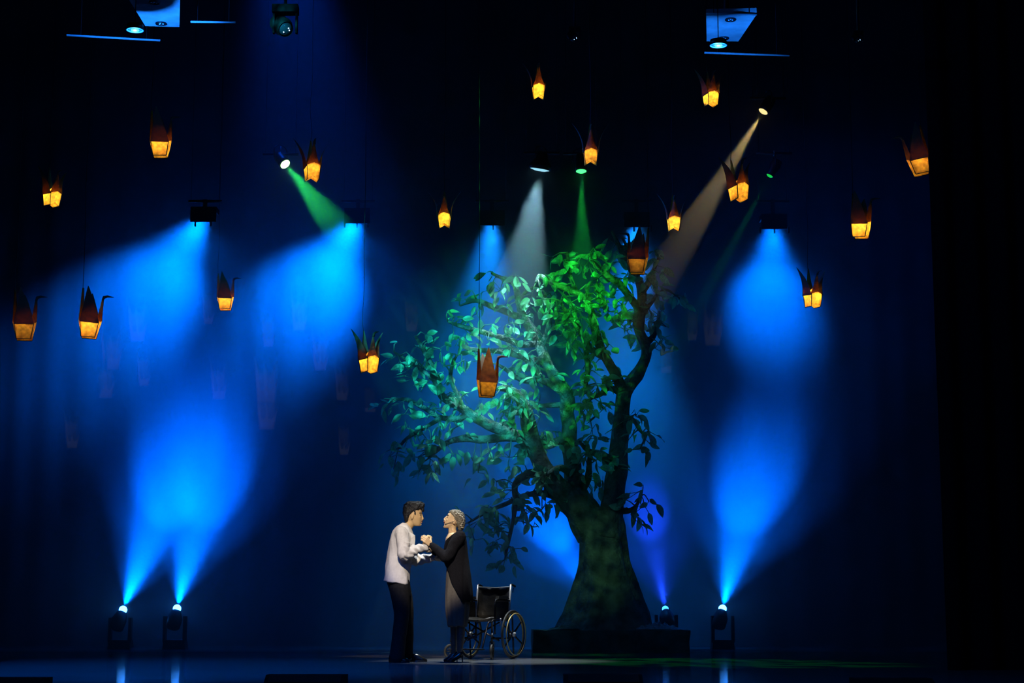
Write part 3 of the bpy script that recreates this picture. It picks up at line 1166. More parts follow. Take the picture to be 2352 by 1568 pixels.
B = [
    [(1220, 1005, 14), (1175, 995, 13), (1130, 978, 12), (1095, 960, 11), (1053, 933, 10), (1015, 909, 9), (999, 866, 8), (987, 830, 7), (966, 792, 5), (953, 771, 3)],
    [(1210, 1003, 12), (1160, 1004, 10), (1115, 1009, 9), (1072, 1006, 8), (1032, 1014, 6), (1005, 1033, 5), (985, 1052, 3)],
    [(1080, 952, 8), (1045, 962, 7), (1008, 957, 6), (980, 940, 6), (936, 917, 5), (898, 916, 2)],
    [(1015, 958, 6), (975, 982, 5), (935, 1006, 4), (915, 1030, 3)],
    [(1010, 885, 6), (985, 862, 5), (950, 835, 5), (925, 820, 4), (905, 808, 2)],
    [(1208, 738, 9), (1170, 719, 8), (1129, 703, 7), (1094, 690, 5), (1056, 702, 2)],
    [(1232, 790, 9), (1195, 790, 8), (1163, 778, 7), (1101, 760, 6), (1053, 747, 5), (1029, 738, 3)],
    [(1250, 832, 9), (1200, 818, 7), (1142, 806, 6), (1084, 802, 5), (1053, 792, 3)],
    [(1240, 860, 8), (1215, 830, 8), (1190, 808, 6), (1165, 800, 4)],
    [(1300, 905, 11), (1272, 885, 10), (1240, 872, 8), (1195, 870, 7), (1165, 850, 5), (1140, 835, 3)],
    [(1432, 905, 13), (1411, 857, 12), (1390, 820, 11), (1376, 792, 10), (1366, 754, 9), (1359, 720, 8), (1352, 690, 5), (1345, 660, 3)],
    [(1392, 822, 8), (1360, 803, 8), (1340, 775, 7), (1322, 745, 6), (1300, 715, 5), (1286, 690, 3)],
    [(1470, 715, 10), (1452, 689, 9), (1428, 658, 9), (1404, 640, 8), (1376, 616, 7), (1364, 596, 5), (1357, 578, 3)],
    [(1356, 690, 7), (1321, 671, 7), (1298, 662, 7), (1273, 652, 7), (1252, 640, 6), (1239, 633, 5), (1231, 648, 3)],
    [(1325, 672, 6), (1312, 640, 5), (1306, 610, 5), (1303, 580, 3)],
    [(1474, 672, 8), (1490, 647, 7), (1503, 616, 5), (1518, 582, 2)],
    [(1482, 790, 8), (1500, 772, 7), (1511, 740, 5), (1514, 715, 3)],
    [(1478, 720, 7), (1500, 689, 5), (1515, 672, 4), (1533, 666, 3), (1562, 686, 1.5)],
    [(1262, 1098, 13), (1240, 1087, 11), (1215, 1088, 9), (1192, 1100, 8), (1182, 1118, 7), (1184, 1149, 6), (1178, 1199, 5), (1166, 1249, 4), (1160, 1285, 2)],
    [(1310, 1150, 12), (1285, 1142, 11), (1255, 1134, 8), (1228, 1133, 7), (1198, 1140, 6), (1165, 1156, 5), (1125, 1172, 4), (1076, 1200, 2)],
    [(1430, 1172, 8), (1446, 1172, 6), (1460, 1162, 4), (1474, 1138, 2)],
    [(1418, 1072, 14), (1400, 1056, 11), (1380, 1045, 9), (1362, 1040, 7), (1345, 1030, 5), (1332, 1015, 3)],
    [(1306, 1012, 10), (1285, 1012, 9), (1262, 1022, 8), (1240, 1026, 6), (1222, 1024, 4)],
    [(1318, 1095, 9), (1295, 1075, 8), (1270, 1080, 6), (1255, 1090, 3)],
    [(1318, 1140, 10), (1345, 1110, 9), (1352, 1085, 7), (1354, 1050, 5)],
    [(1430, 905, 9), (1400, 890, 7), (1380, 905, 6), (1358, 915, 4), (1340, 930, 3)],
    [(1428, 965, 9), (1450, 960, 5), (1468, 985, 4), (1480, 1000, 2)],
    [(1240, 800, 8), (1255, 770, 7), (1262, 735, 6), (1258, 700, 4), (1250, 675, 2)],
    [(1345, 800, 6), (1350, 850, 6), (1345, 880, 5), (1352, 900, 3)],
    [(1296, 930, 7), (1270, 930, 6), (1225, 935, 5), (1190, 950, 4), (1150, 945, 2)],
    [(1065, 940, 6), (1050, 905, 6), (1035, 870, 5), (1040, 835, 4), (1050, 815, 2)],
    [(1192, 690, 5), (1210, 668, 4), (1230, 660, 3), (1238, 672, 2)],
    [(1432, 600, 6), (1440, 570, 4), (1428, 545, 2)],
]
branch_pts = []
for k, (nm, path, d0, d1) in enumerate(LIMBS):
    n = len(path)
    pp = cr_path([(*T(x, y, d0 + (d1 - d0) * (i / (n - 1)) ** 1.2 + (0.10 * math.sin(i * 1.1 + k) if i > 2 else 0)), px2m(r)) for i, (x, y, r) in enumerate(path)], 4)
    mb = MB()
    mb.tube([p[:3] for p in pp], [p[3] for p in pp], 22, True, 0.32, k + 2)
    mb.build(nm, BARK, troot)
    m = len(pp)
    for i, p in enumerate(pp):
        branch_pts.append((Vector(p[:3]), p[3], i / m, True))
limb_pts = [b for b in branch_pts]
for k, path in enumerate(B):
    n = len(path)
    # a branch leaves from the depth of the nearest limb point
    q = T(path[0][0], path[0][1])
    near = min(branch_pts, key=lambda b: (b[0].x - q.x) ** 2 + (b[0].z - q.z) ** 2)
    d0 = near[0].y
    d1 = d0 + rt.uniform(-0.75, 0.55)
    pp = cr_path([(*T(x, y, d0 + (d1 - d0) * (i / (n - 1)) + (0.08 * math.sin(i * 1.7 + k) if i else 0)), px2m(r)) for i, (x, y, r) in enumerate(path)], 4)
    mb = MB()
    mb.tube([p[:3] for p in pp], [p[3] for p in pp], 12, True, 0.26, k + 9)
    mb.build('branch', BARK, troot)
    m = len(pp)
    for i, p in enumerate(pp):
        branch_pts.append((Vector(p[:3]), p[3], 0.25 + 0.75 * i / m, False))


# leaves
def leaf_mesh(curl, fold, wid):
    mb = MB()
    rows = []
    n = 7
    for i in range(n):
        t = i / (n - 1)
        w = wid * math.sin(PI * min(1, 0.04 + t * 0.96)) ** 0.75 * (1 - 0.35 * t)
        z = -curl * t * t
        rows.append([Vector((t, u * w, z - fold * abs(u) * w * -1 + 0.02 * math.sin(6 * t) * u)) for u in (-1, -.5, 0, .5, 1)])
    n2 = 5
    vs = [p for r in rows for p in r]
    vs2 = [p + Vector((0, 0, 0.012)) for p in vs]
    fs = []
    for i in range(n - 1):
        for j in range(n2 - 1):
            fs.append((i * n2 + j, (i + 1) * n2 + j, (i + 1) * n2 + j + 1, i * n2 + j + 1))
    mb.add(vs, fs)
    mb.tube([(-0.22, 0, 0.05), (0, 0, 0.0), (0.9, 0, -curl * 0.81 + 0.006)], [0.012, 0.014, 0.004], 4, False)
    return mb


LV = [leaf_mesh(0.25, 0.35, 0.30), leaf_mesh(-0.15, 0.2, 0.34), leaf_mesh(0.4, 0.15, 0.27), leaf_mesh(0.1, 0.5, 0.32)]
LM = [l.mesh('leaf') for l in LV]
cand = []
twigs = MB()


def add_leaf(p, direction, s):
    d = direction.normalized()
    q = d.to_track_quat('X', 'Z') @ Quaternion((1, 0, 0), rt.uniform(-1.4, 1.4))
    cand.append((p, q, s, rt.randrange(4)))


for (p, r, t, is_limb) in branch_pts:
    if is_limb and t < 0.52:
        continue
    pxr = r / px2m(1)
    prob = 0.50 if not is_limb else 0.34
    if t > 0.85:
        prob += 0.25
    if rt.random() > prob:
        continue
    out = Vector((rt.uniform(-1, 1), rt.uniform(-1, 0.7), rt.uniform(-0.8, 0.8))).normalized()
    L = rt.uniform(0.06, 0.26)
    e = p + out * (r + L) + Vector((0, 0, -0.05 * rt.random()))
    mid = p + out * (r * 0.5 + L * 0.5) + Vector((rt.uniform(-.03, .03), 0, rt.uniform(0, .05)))
    twigs.tube([p, mid, e], [0.012, 0.008, 0.004], 5)
    for q in range(rt.choice((1, 2, 2, 3))):
        b = mid.lerp(e, rt.random()) if q else e
        dd = Vector((out.x * 0.6 + rt.uniform(-.8, .8), out.y * 0.5 + rt.uniform(-.7, .5), -0.45 + rt.uniform(-.6, .7)))
        add_leaf(b + dd.normalized() * 0.03, dd, rt.uniform(0.13, 0.21))
# hanging clusters seen at the crown's lower rim and gaps
CL = [(905, 1075, 5), (893, 1050, 3), (960, 1050, 5), (985, 1075, 4), (1000, 1090, 3), (1085, 1055, 5), (1098, 1085, 2), (930, 950, 4), (920, 1030, 3), (940, 985, 4), (1170, 1050, 4),
      (1185, 1070, 3), (1130, 1170, 5), (1100, 1195, 6), (1090, 1240, 3), (1130, 1255, 4), (1180, 1260, 4), (1150, 1205, 6), (1210, 1180, 5), (1245, 1170, 5), (1260, 1140, 3), (1180, 1120, 4),
      (1140, 1105, 4), (1200, 1150, 4), (1225, 1210, 3), (1160, 1285, 2), (1480, 1160, 3), (1490, 1150, 2), (1455, 1190, 3), (1470, 1200, 2), (1465, 1130, 2), (1480, 1005, 4), (1460, 955, 3),
      (1490, 990, 3), (1470, 1030, 3), (1505, 800, 3), (1520, 795, 2), (1562, 688, 3), (1530, 750, 3), (1290, 1115, 3), (1350, 1095, 3), (1370, 1120, 3), (1360, 985, 4), (1270, 990, 4), (1250, 1000, 3),
      (1330, 960, 3), (1385, 940, 4), (1360, 1000, 3), (1240, 960, 3), (1150, 960, 4), (1110, 930, 4), (1050, 980, 4), (1040, 1040, 4), (990, 1010, 4), (1125, 1040, 3), (1165, 745, 5), (1120, 780, 4),
      (1075, 790, 4), (1060, 830, 5), (1100, 830, 3), (1010, 800, 4), (970, 840, 5), (950, 870, 5), (945, 830, 4), (1205, 860, 4), (1180, 900, 4), (1160, 920, 4), (1300, 740, 6), (1320, 715, 6), (1340, 690, 6),
      (1280, 700, 5), (1370, 660, 5), (1385, 690, 5), (1400, 715, 5), (1420, 740, 4), (1430, 700, 4), (1330, 760, 5), (1310, 790, 5), (1290, 770, 4), (1355, 745, 5), (1275, 735, 4), (1250, 715, 4), (1225, 700, 4),
      (1195, 650, 3), (1150, 665, 4), (1110, 670, 2), (1130, 655, 3), (1095, 720, 3), (1285, 595, 2), (1325, 600, 2), (1340, 620, 3), (1310, 625, 2), (1440, 760, 4), (1450, 735, 4), (1500, 640, 4), (1510, 610, 3),
      (1490, 700, 3), (1430, 640, 4), (1420, 590, 3), (1415, 560, 3), (1500, 740, 4), (1510, 730, 3), (1380, 870, 2), (1375, 770, 4), (1400, 790, 4), (1240, 920, 4), (1205, 925, 3)]
for (x, y, n) in CL:
    c = T(x, y)
    near = min(branch_pts, key=lambda b: (b[0].x - c.x) ** 2 + (b[0].z - c.z) ** 2)
    c.y = near[0].y + rt.uniform(-0.25, 0.1)
    c = P(x, y, tc0.y + c.y) - tc0
    twigs.tube(cr_path([tuple(near[0]), tuple((near[0] + c) / 2 + Vector((rt.uniform(-.04, .04), 0, 0.05))), tuple(c)], 3), [0.008] * 7, 5)
    for q in range(n + 1):
        off = Vector((rt.uniform(-.13, .13), rt.uniform(-.12, .12), rt.uniform(-.11, .11)))
        dd = Vector((off.x * 5 + rt.uniform(-.4, .4), rt.uniform(-.7, .4), -0.6 + rt.uniform(-.5, .6)))
        if q:
            twigs.tube([c, c + off], [0.005, 0.004], 4)
        add_leaf(c + off, dd, rt.uniform(0.13, 0.21))
cand.sort(key=lambda a: a[0].y - a[2] * 3)
rest = MB()
for i, (p, q, s, k) in enumerate(cand):
    if i < 300:
        o = link('leaf', LM[k], LEAFM, troot)
        o.location = p
        o.rotation_mode = 'QUATERNION'
        o.rotation_quaternion = q
        o.scale = (s, s, s)
    else:
        src = LV[k]
        rest.add([p + q @ (v * s) for v in src.v], src.f)
o = rest.build('rear_foliage', LEAFM, troot)
o['kind'] = 'stuff'
o = twigs.build('twig_growth', TWIGM, troot)
o['kind'] = 'stuff'
print('leaves', len(cand))

# light on the tree: teal and green front-of-house projectors and an added trunk fill, outside the picture
light('front_of_house_teal_offscreen', (-4.5, 9.0, 8.0), P(1090, 860, YT), 32000, (0.02, 0.54, 0.68), 10.5, 0.8, 0.03, None, (120, 0.42, 0.60))
light('trunk_green_fill_offscreen', (-0.6, 9.0, 6.0), P(1345, 1300, YT), 1700, (0.26, 0.90, 0.42), 6.5, 0.9, 0.03, None, (90, 0.30, 0.70))  # unseen fill lamp added to bring green onto the trunk
light('front_of_house_green_offscreen', (-1.2, 9.0, 7.4), P(1350, 690, YT), 20000, (0.03, 0.9, 0.06), 5.5, 0.9, 0.03, None, (200, 0.46, 0.58))
light('front_of_house_green_offscreen', (-2.0, 9.0, 9.0), P(1215, 790, YT), 18000, (0.03, 0.9, 0.12), 11.5, 0.7, 0.03, None, (150, 0.54, 0.62))

# ------------------------------------------------------------------ stage monitors at the front edge
for (x0, x1, yt, lab) in ((612, 795, 1549, 'black floor monitor at the stage edge between the couple and the blue pair'), (1295, 1474, 1548, 'black floor monitor at the stage edge in front of the tree'),
                          (-60, 108, 1556, 'black floor monitor at the stage edge cut by the picture corner'), (1960, 2140, 1557, 'barely visible black floor monitor at the dark end of the stage edge')):
    Ym = 12.7
    a, b = P(x0, yt, Ym), P(x1, yt, Ym)
    h = a.z
    root = empty('floor_monitor', ((a.x + b.x) / 2, Ym, 0), lab, 'speaker', 'floor monitors along the stage edge')
    w = b.x - a.x
    mb = MB()
    prof = [(-0.16, 0), (-0.16, h * 0.55), (-0.02, h), (0.16, h), (0.16, 0)]
    n = len(prof)
    vs = [(-w / 2, y, z) for y, z in prof] + [(w / 2, y, z) for y, z in prof]
    mb.add(vs, [tuple(range(n)), tuple(range(2 * n - 1, n - 1, -1))] + [(i, n + i, n + (i + 1) % n, (i + 1) % n) for i in range(n)])
    mb.build('cabinet', BLACK, root, smooth=False)
    mb = MB()
    mb.box((0, -0.094, h * 0.80), (w * 0.9, 0.12, 0.006), Matrix.Rotation(math.atan2(h * 0.45, 0.14), 3, 'X'))
    mb.build('grille', BLKMETAL, root, smooth=False)

# ------------------------------------------------------------------ the couple
FEET = on_floor(918.4, 1520)
YP = FEET.y
S = 0.268 * (YP * math.cos(TILT) + 0.1) / F      # metres per unit of the tracing grid used below
SKIN = mat('skin', (0.60, 0.40, 0.20), 0.5, spec=0.35, noise_scale=25, noise_amt=0.06)
SKINW = mat('skin_fair', (0.66, 0.45, 0.26), 0.5, spec=0.35, noise_scale=25, noise_amt=0.06)
WHITE = mat('off_white_cloth', (0.66, 0.63, 0.62), 0.9, spec=0.1, noise_scale=40, noise_amt=0.06, bump=0.1, bump_scale=120)
TROUSER = mat('black_trouser', (0.010, 0.010, 0.011), 0.85, spec=0.2, noise_scale=40)
KNIT = mat('black_knit', (0.008, 0.008, 0.011), 0.95, spec=0.1, noise_scale=90, bump=0.3, bump_scale=160)
DRESS = mat('grey_dress', (0.13, 0.115, 0.10), 0.85, spec=0.15, noise_scale=50, noise_amt=0.1)
SHOE = mat('black_leather', (0.010, 0.009, 0.008), 0.25, spec=0.6, noise_scale=40)
HAIRB = mat('black_hair', (0.010, 0.009, 0.009), 0.5, spec=0.4, noise_scale=60, bump=0.5, bump_scale=90)
HAIRG = mat('grey_blond_hair', (0.20, 0.17, 0.12), 0.5, spec=0.4, noise_scale=45, noise_amt=0.5, bump=0.5, bump_scale=70)
HAIRL = mat('silver_blond_braid', (0.48, 0.42, 0.32), 0.45, spec=0.5, noise_scale=60, noise_amt=0.35, bump=0.5, bump_scale=90)
STOCK = mat('dark_stocking', (0.05, 0.04, 0.035), 0.6, noise_scale=40)
EYEM = mat('dark_eye', (0.015, 0.01, 0.01), 0.2, spec=0.8)
LIPM = mat('lips', (0.42, 0.12, 0.10), 0.4)
MOUTHM = mat('mouth_dark', (0.06, 0.015, 0.015), 0.6)


class Tr:
    """Tracing grid: x to the right, z up from the floor, in metres about a figure's own feet."""
    def __init__(self, x0, floor=1492):
        self.x0, self.fl = x0, floor

    def __call__(self, zx, zy, y=0.0):
        return Vector(((zx - self.x0) * S, y, (self.fl - zy) * S))

    def lv(self, rows):
        return [((self.fl - r[0]) * S, (r[1] - self.x0) * S, (r[2] - self.x0) * S, r[3]) + tuple(r[4:]) for r in rows]


def limb(mb, pts, n=16, k=5):
    """pts: (Vector, radius) joints joined by a smooth tapering tube with round ends."""
    pp = cr_path([(*p, r) for p, r in pts], k)
    mb.tube([p[:3] for p in pp], [max(p[3], 0.003) for p in pp], n)
    mb.ball(pts[0][0], pts[0][1], 12)
    mb.ball(pts[-1][0], pts[-1][1], 12)


def hand(mb, wrist, pdir, pnorm, curls, thumb_side, scale=1.0, thumb_out=0.7):
    """Palm, four unequal bent fingers and a thumb from the side of the palm."""
    pdir = pdir.normalized()
    pnorm = (pnorm - pdir * pnorm.dot(pdir)).normalized()
    lat = pdir.cross(pnorm).normalized() * thumb_side       # towards the thumb
    L = (0.040, 0.045, 0.042, 0.033)
    for i in range(4):
        off = (1.5 - i) * 0.0205 * scale
        kn = wrist + pdir * (0.092 - 0.004 * abs(i - 1)) * scale + lat * off
        st = wrist + pdir * 0.018 * scale + lat * off * 0.62
        mb.tube([st, kn], [0.0135 * scale, 0.0115 * scale], 10)
        mb.ball(st, 0.0135 * scale, 10)
        mb.ball(kn, 0.0118 * scale, 10)
        a, p = 0.0, kn
        for j, f in enumerate((1.0, 0.72, 0.55)):
            a += curls[j]
            d = pdir * math.cos(a) + pnorm * math.sin(a)
            q = p + d * L[i] * f * scale
            r0, r1 = (0.0098, 0.0090, 0.0084)[j] * scale, (0.0090, 0.0084, 0.0070)[j] * scale
            mb.tube([p, q], [r0, r1], 10)
            mb.ball(q, r1, 10)
            p = q
    b = wrist + pdir * 0.025 * scale + lat * 0.026 * scale
    m1 = b + (pdir * 0.6 + lat * thumb_out + pnorm * 0.35).normalized() * 0.042 * scale
    m2 = m1 + (pdir * 0.8 + lat * 0.15 + pnorm * 0.6).normalized() * 0.032 * scale
    m3 = m2 + (pdir * 0.8 - lat * 0.2 + pnorm * 0.6).normalized() * 0.026 * scale
    for p, q, r0, r1 in ((wrist + pdir * 0.01 * scale, b, 0.016, 0.015), (b, m1, 0.0145, 0.0118), (m1, m2, 0.0112, 0.0098), (m2, m3, 0.0098, 0.0078)):
        mb.tube([p, q], [r0 * scale, r1 * scale], 10)
        mb.ball(q, r1 * scale, 10)


def wrinkle(a, fx, fz, seed):
    def fn(co, n):
        q = Vector((co.x * fx + seed, co.y * fx, co.z * fz))
        return co + n * (a * (noise.noise(q) + 0.5 * noise.noise(q * 2.1)))
    return fn


def face_bits(root, tr, eye, brow, lip, side_y, dirx, lipm):
    for s in (-1, 1):
        mb = MB()
        e = tr(eye[0], eye[1], s * side_y)
        mb.ball(e, (0.008, 0.014, 0.006), 10)
        mb.build('eye', EYEM, root)
        mb = MB()
        b0, b1 = tr(brow[0], brow[1], s * (side_y - 0.012)), tr(brow[0] - dirx * 14, brow[1] - 2, s * (side_y + 0.024))
        mb.tube([b0, (b0 + b1) / 2 + Vector((dirx * 0.003, 0, 0.003)), b1], [0.003, 0.0045, 0.002], 6)
        mb.build('eyebrow', HAIRB, root)
    mb = MB()
    c = tr(*lip)
    mb.ball(c + Vector((0, 0, 0.007)), (0.010, 0.022, 0.0055), 12)
    mb.ball(c + Vector((-dirx * 0.003, 0, -0.012)), (0.010, 0.019, 0.006), 12)
    mb.build('lips', lipm, root)
    mb = MB()
    mb.ball(c + Vector((-dirx * 0.001, 0, -0.003)), (0.009, 0.017, 0.007), 12)
    mb.build('mouth', MOUTHM, root)


# ---- man
M = Tr(330)
mroot = empty('person', (FEET.x, YP, 0), 'person in off-white jacket and black trousers, leaning forward and clasping hands', 'person')
mb = MB()
mb.stack(M.lv([(146, 405, 462, .030), (156, 378, 488, .052), (172, 365, 500, .064), (195, 357, 505, .071), (220, 355, 508, .074), (245, 358, 506, .075),
               (268, 364, 507, .073), (288, 375, 507, .068), (305, 390, 504, .060), (320, 408, 500, .052), (333, 425, 497, .042), (344, 442, 490, .028)]), 28)
for (a, b, ra, rb) in (((504, 236, 0), (516, 278, 0), .007, .011), ((517, 281, 0), (505, 290, 0), .010, .010), ((509, 288, -.010), (505, 290, -.012), .008, .008),
                       ((509, 288, .010), (505, 290, .012), .008, .008), ((500, 296, 0), (507, 300, 0), .012, .009), ((486, 334, 0), (496, 330, 0), .016, .014),
                       ((490, 222, -.03), (490, 222, .03), .014, .014), ((488, 268, -.038), (488, 270, .038), .018, .018)):
    mb.tube([M(*a), M(*b)], [ra, rb], 10)
    mb.ball(M(*a), ra, 10)
    mb.ball(M(*b), rb, 10)
for s in (-1, 1):
    mb.ball(M(428, 264, s * .078), (.019, .010, .030), 14, Matrix.Rotation(0.25, 3, 'Y'))
    mb.ball(M(425, 280, s * .080), (.010, .008, .012), 10)
limb(mb, [(M(418, 300), .056), (M(400, 330), .055), (M(378, 362), .060), (M(350, 410), .085)])
mb.stack(M.lv([(360, 330, 400, .09), (400, 285, 420, .17), (450, 262, 425, .185), (550, 245, 415, .16), (650, 235, 395, .15), (760, 225, 395, .16), (850, 230, 395, .16), (900, 240, 395, .15)]), 24)
# arms and hands
r_sh, r_el, r_wr = M(345, 412, -.185), M(372, 598, -.265), M(522, 520, -.105)
l_sh, l_el, l_wr = M(350, 412, .185), M(420, 625, .235), M(600, 614, .125)
for sh, el, wr in ((r_sh, r_el, r_wr), (l_sh, l_el, l_wr)):
    limb(mb, [(sh, .055), (sh.lerp(el, .5), .046), (el, .040), (el.lerp(wr, .4), .040), (wr, .027)])
hand(mb, M(528, 512, -.092), Vector((.16, .10, .98)), Vector((.95, .25, -.1)), (0.75, 0.9, 0.6), 1, 1.0)
hand(mb, M(604, 618, .118), Vector((.85, -.05, -.10)), Vector((-.05, .45, .88)), (0.6, 1.0, 0.7), 1, 0.95)
# legs
limb(mb, [(M(300, 850, -.09), .085), (M(330, 1100, -.10), .052), (M(318, 1300, -.11), .048), (M(305, 1455, -.12), .036)])
limb(mb, [(M(310, 850, .09), .085), (M(375, 1100, .12), .052), (M(382, 1300, .17), .048), (M(388, 1448, .20), .036)])
mb.tube([M(300, 1468, -.12), M(400, 1478, -.13)], [.035, .028], 10)
mb.tube([M(390, 1466, .20), M(490, 1478, .19)], [.035, .028], 10)
remeshed(mb, 'body', SKIN, mroot, 0.0048, 2)
face_bits(mroot, M, (496, 250), (502, 236), (507, 304, 0), .034, 1, mat('lips_pale', (0.46, 0.22, 0.16), 0.5))
# hair with a swept-up quiff
mb = MB()
mb.stack(M.lv([(130, 405, 470, .03), (138, 378, 512, .058), (152, 358, 530, .074), (172, 348, 533, .081), (190, 344, 526, .084), (204, 343, 508, .085), (216, 343, 474, .086),
               (235, 344, 448, .085), (255, 347, 420, .083), (275, 352, 405, .078), (295, 358, 396, .068), (312, 364, 388, .05)]), 28)
mb.ball(M(517, 205, -.03), (.016, .025, .025), 10)
mb.ball(M(452, 232, -.078), (.010, .008, .030), 10)
mb.ball(M(452, 232, .078), (.010, .008, .030), 10)


def tuft(co, n):
    q = Vector((co.x * 38, co.y * 38, co.z * 22))
    return co + n * (0.008 * noise.noise(q) + 0.004 * noise.noise(q * 2.3))


remeshed(mb, 'hair', HAIRB, mroot, 0.0055, 1, tuft)
# jacket
mb = MB()
mb.stack(M.lv([(318, 338, 388, .062), (332, 322, 402, .085), (348, 302, 414, .125), (368, 284, 424, .175), (395, 264, 434, .205), (430, 246, 442, .212), (480, 228, 444, .205),
               (540, 216, 440, .198), (600, 208, 430, .192), (660, 202, 416, .190), (720, 196, 412, .194), (780, 190, 412, .200), (818, 184, 410, .204), (828, 184, 409, .203)]), 40, -0.14)
for sh, el, wr, cuff in ((r_sh, r_el, r_wr, M(536, 530, -.10)), (l_sh, l_el, l_wr, M(598, 613, .125))):
    limb(mb, [(sh, .082), (sh.lerp(el, .5), .074), (el, .066), (el.lerp(wr, .35), .062), (el.lerp(wr, .75), .052), (cuff, .046)], 20)


def jkt(co, n):
    q = Vector((co.x * 9, co.y * 9, co.z * 3.5))
    f = noise.noise(q) + 0.5 * noise.noise(q * 2.2 + Vector((3, 1, 4)))
    g = math.sin(co.x * 60 + co.z * 95 + 4 * noise.noise(co * 6)) if (co.x > 0.05 and 1.05 < co.z < 1.35) else 0.0
    return co + n * (0.016 * f + 0.006 * g)


jacket = remeshed(mb, 'jacket', WHITE, mroot, 0.0075, 3, jkt)
mb = MB()
fl = [M(392, 388, -.145), M(452, 425, -.120), M(455, 470, -.120), M(447, 542, -.125), M(408, 548, -.150), M(402, 470, -.165)]
vs = fl + [p + Vector((.004, .012, 0)) for p in fl]
mb.add(vs, [tuple(range(6)), tuple(range(11, 5, -1))] + [(i, 6 + i, 6 + (i + 1) % 6, (i + 1) % 6) for i in range(6)])
mb.build('lapel', WHITE, jacket, smooth=False)
# trousers
mb = MB()
mb.stack(M.lv([(790, 210, 405, .165), (830, 212, 412, .172), (880, 228, 418, .175), (930, 245, 420, .165)]), 28)
limb(mb, [(M(318, 870, -.085), .115), (M(338, 1000, -.095), .102), (M(344, 1110, -.10), .088), (M(328, 1280, -.11), .082), (M(314, 1400, -.12), .084), (M(310, 1458, -.12), .086)], 20)
limb(mb, [(M(330, 870, .085), .112), (M(362, 1000, .10), .098), (M(378, 1110, .12), .083), (M(384, 1280, .17), .072), (M(384, 1400, .19), .070), (M(384, 1436, .20), .072)], 20)
remeshed(mb, 'trousers', TROUSER, mroot, 0.010, 3, wrinkle(0.008, 7, 3, 5))
for (hx, tx, zy, y, dz) in ((240, 420, 1490, -.125, 0), (405, 556, 1490, .20, 0)):
    mb = MB()
    h, t = M(hx, 1492, y).x, M(tx, 1492, y).x
    Lx = t - h
    mb.stack([(0.002, h + .005, t - .002, .044, y), (0.02, h, t, .046, y), (0.04, h + .002, t - .02 * 1, .043, y), (0.06, h + .004, h + Lx * .72, .040, y), (0.085, h + .008, h + Lx * .52, .037, y)], 24, 0, 2.6)
    sh = mb.build('shoe', SHOE, mroot)
    mb = MB()
    mb.stack([(0.0, h + .004, t - .004, .045, y), (0.012, h + .001, t + .002, .048, y)], 24, 0, 2.6)
    mb.build('sole', SHOE, sh)

# ---- woman
Wm = Tr(800)
wroot = empty('person', (FEET.x + 470 * S, YP, 0), 'person in long black cardigan over grey dress, hair pinned up, wearing headset microphone', 'person')
mb = MB()
mb.stack(Wm.lv([(216, 768, 812, .032), (226, 748, 830, .054), (242, 733, 846, .066), (262, 724, 856, .071), (282, 715, 857, .071), (300, 708, 848, .069), (318, 703, 832, .064),
                (334, 699, 812, .055), (348, 696, 790, .044), (360, 700, 765, .030)]), 28)
for (a, b, ra, rb) in (((724, 258, 0), (702, 280, 0), .006, .009), ((699, 284, 0), (706, 292, 0), .009, .009), ((702, 290, -.008), (706, 293, -.011), .007, .007),
                       ((702, 290, .008), (706, 293, .011), .007, .007), ((706, 302, 0), (698, 304, 0), .011, .008), ((708, 346, 0), (700, 350, 0), .015, .012),
                       ((728, 292, -.036), (728, 292, .036), .018, .018), ((738, 245, -.03), (738, 245, .03), .013, .013)):
    mb.tube([Wm(*a), Wm(*b)], [ra, rb], 10)
    mb.ball(Wm(*a), ra, 10)
    mb.ball(Wm(*b), rb, 10)
for s in (-1, 1):
    mb.ball(Wm(784, 313, s * .072), (.015, .009, .024), 14, Matrix.Rotation(-0.3, 3, 'Y'))
limb(mb, [(Wm(775, 330), .048), (Wm(770, 370), .046), (Wm(774, 405), .052), (Wm(785, 440), .075)])
mb.stack(Wm.lv([(392, 748, 835, .07), (415, 729, 858, .14), (445, 713, 868, .155), (475, 708, 870, .150), (510, 718, 872, .142), (560, 716, 874, .135), (640, 732, 880, .125), (740, 735, 892, .15), (860, 738, 900, .155), (960, 745, 895, .14)]), 24)
a_sh, a_el, a_wr = Wm(838, 428, -.165), Wm(728, 615, -.205), Wm(596, 508, -.115)
b_sh, b_el, b_wr = Wm(800, 430, .165), Wm(705, 590, .20), Wm(610, 560, .085)
for sh, el, wr in ((a_sh, a_el, a_wr), (b_sh, b_el, b_wr)):
    limb(mb, [(sh, .048), (sh.lerp(el, .5), .040), (el, .034), (el.lerp(wr, .4), .033), (wr, .023)])
hand(mb, Wm(592, 506, -.118), Vector((-.62, -.22, .60)), Vector((-.25, .93, -.15)), (0.45, 0.85, 0.7), -1, 0.98)
hand(mb, Wm(604, 556, .08), Vector((-.7, -.1, .6)), Vector((.1, -.95, .1)), (0.4, 0.5, 0.4), -1, 0.95)
limb(mb, [(Wm(838, 960, -.07), .075), (Wm(850, 1150, -.07), .050), (Wm(848, 1270, -.075), .046), (Wm(838, 1420, -.08), .028)])
limb(mb, [(Wm(800, 960, .07), .075), (Wm(790, 1150, .07), .050), (Wm(790, 1270, .075), .046), (Wm(785, 1420, .08), .028)])
mb.tube([Wm(838, 1420, -.08), Wm(790, 1468, -.085), Wm(745, 1482, -.085)], [.027, .025, .018], 10)
mb.tube([Wm(785, 1420, .08), Wm(738, 1466, .085), Wm(705, 1480, .085)], [.027, .025, .018], 10)
wb = remeshed(mb, 'body', SKINW, wroot, 0.0048, 2)
wb.data.materials.append(STOCK)
zs = (1492 - 1000) * S
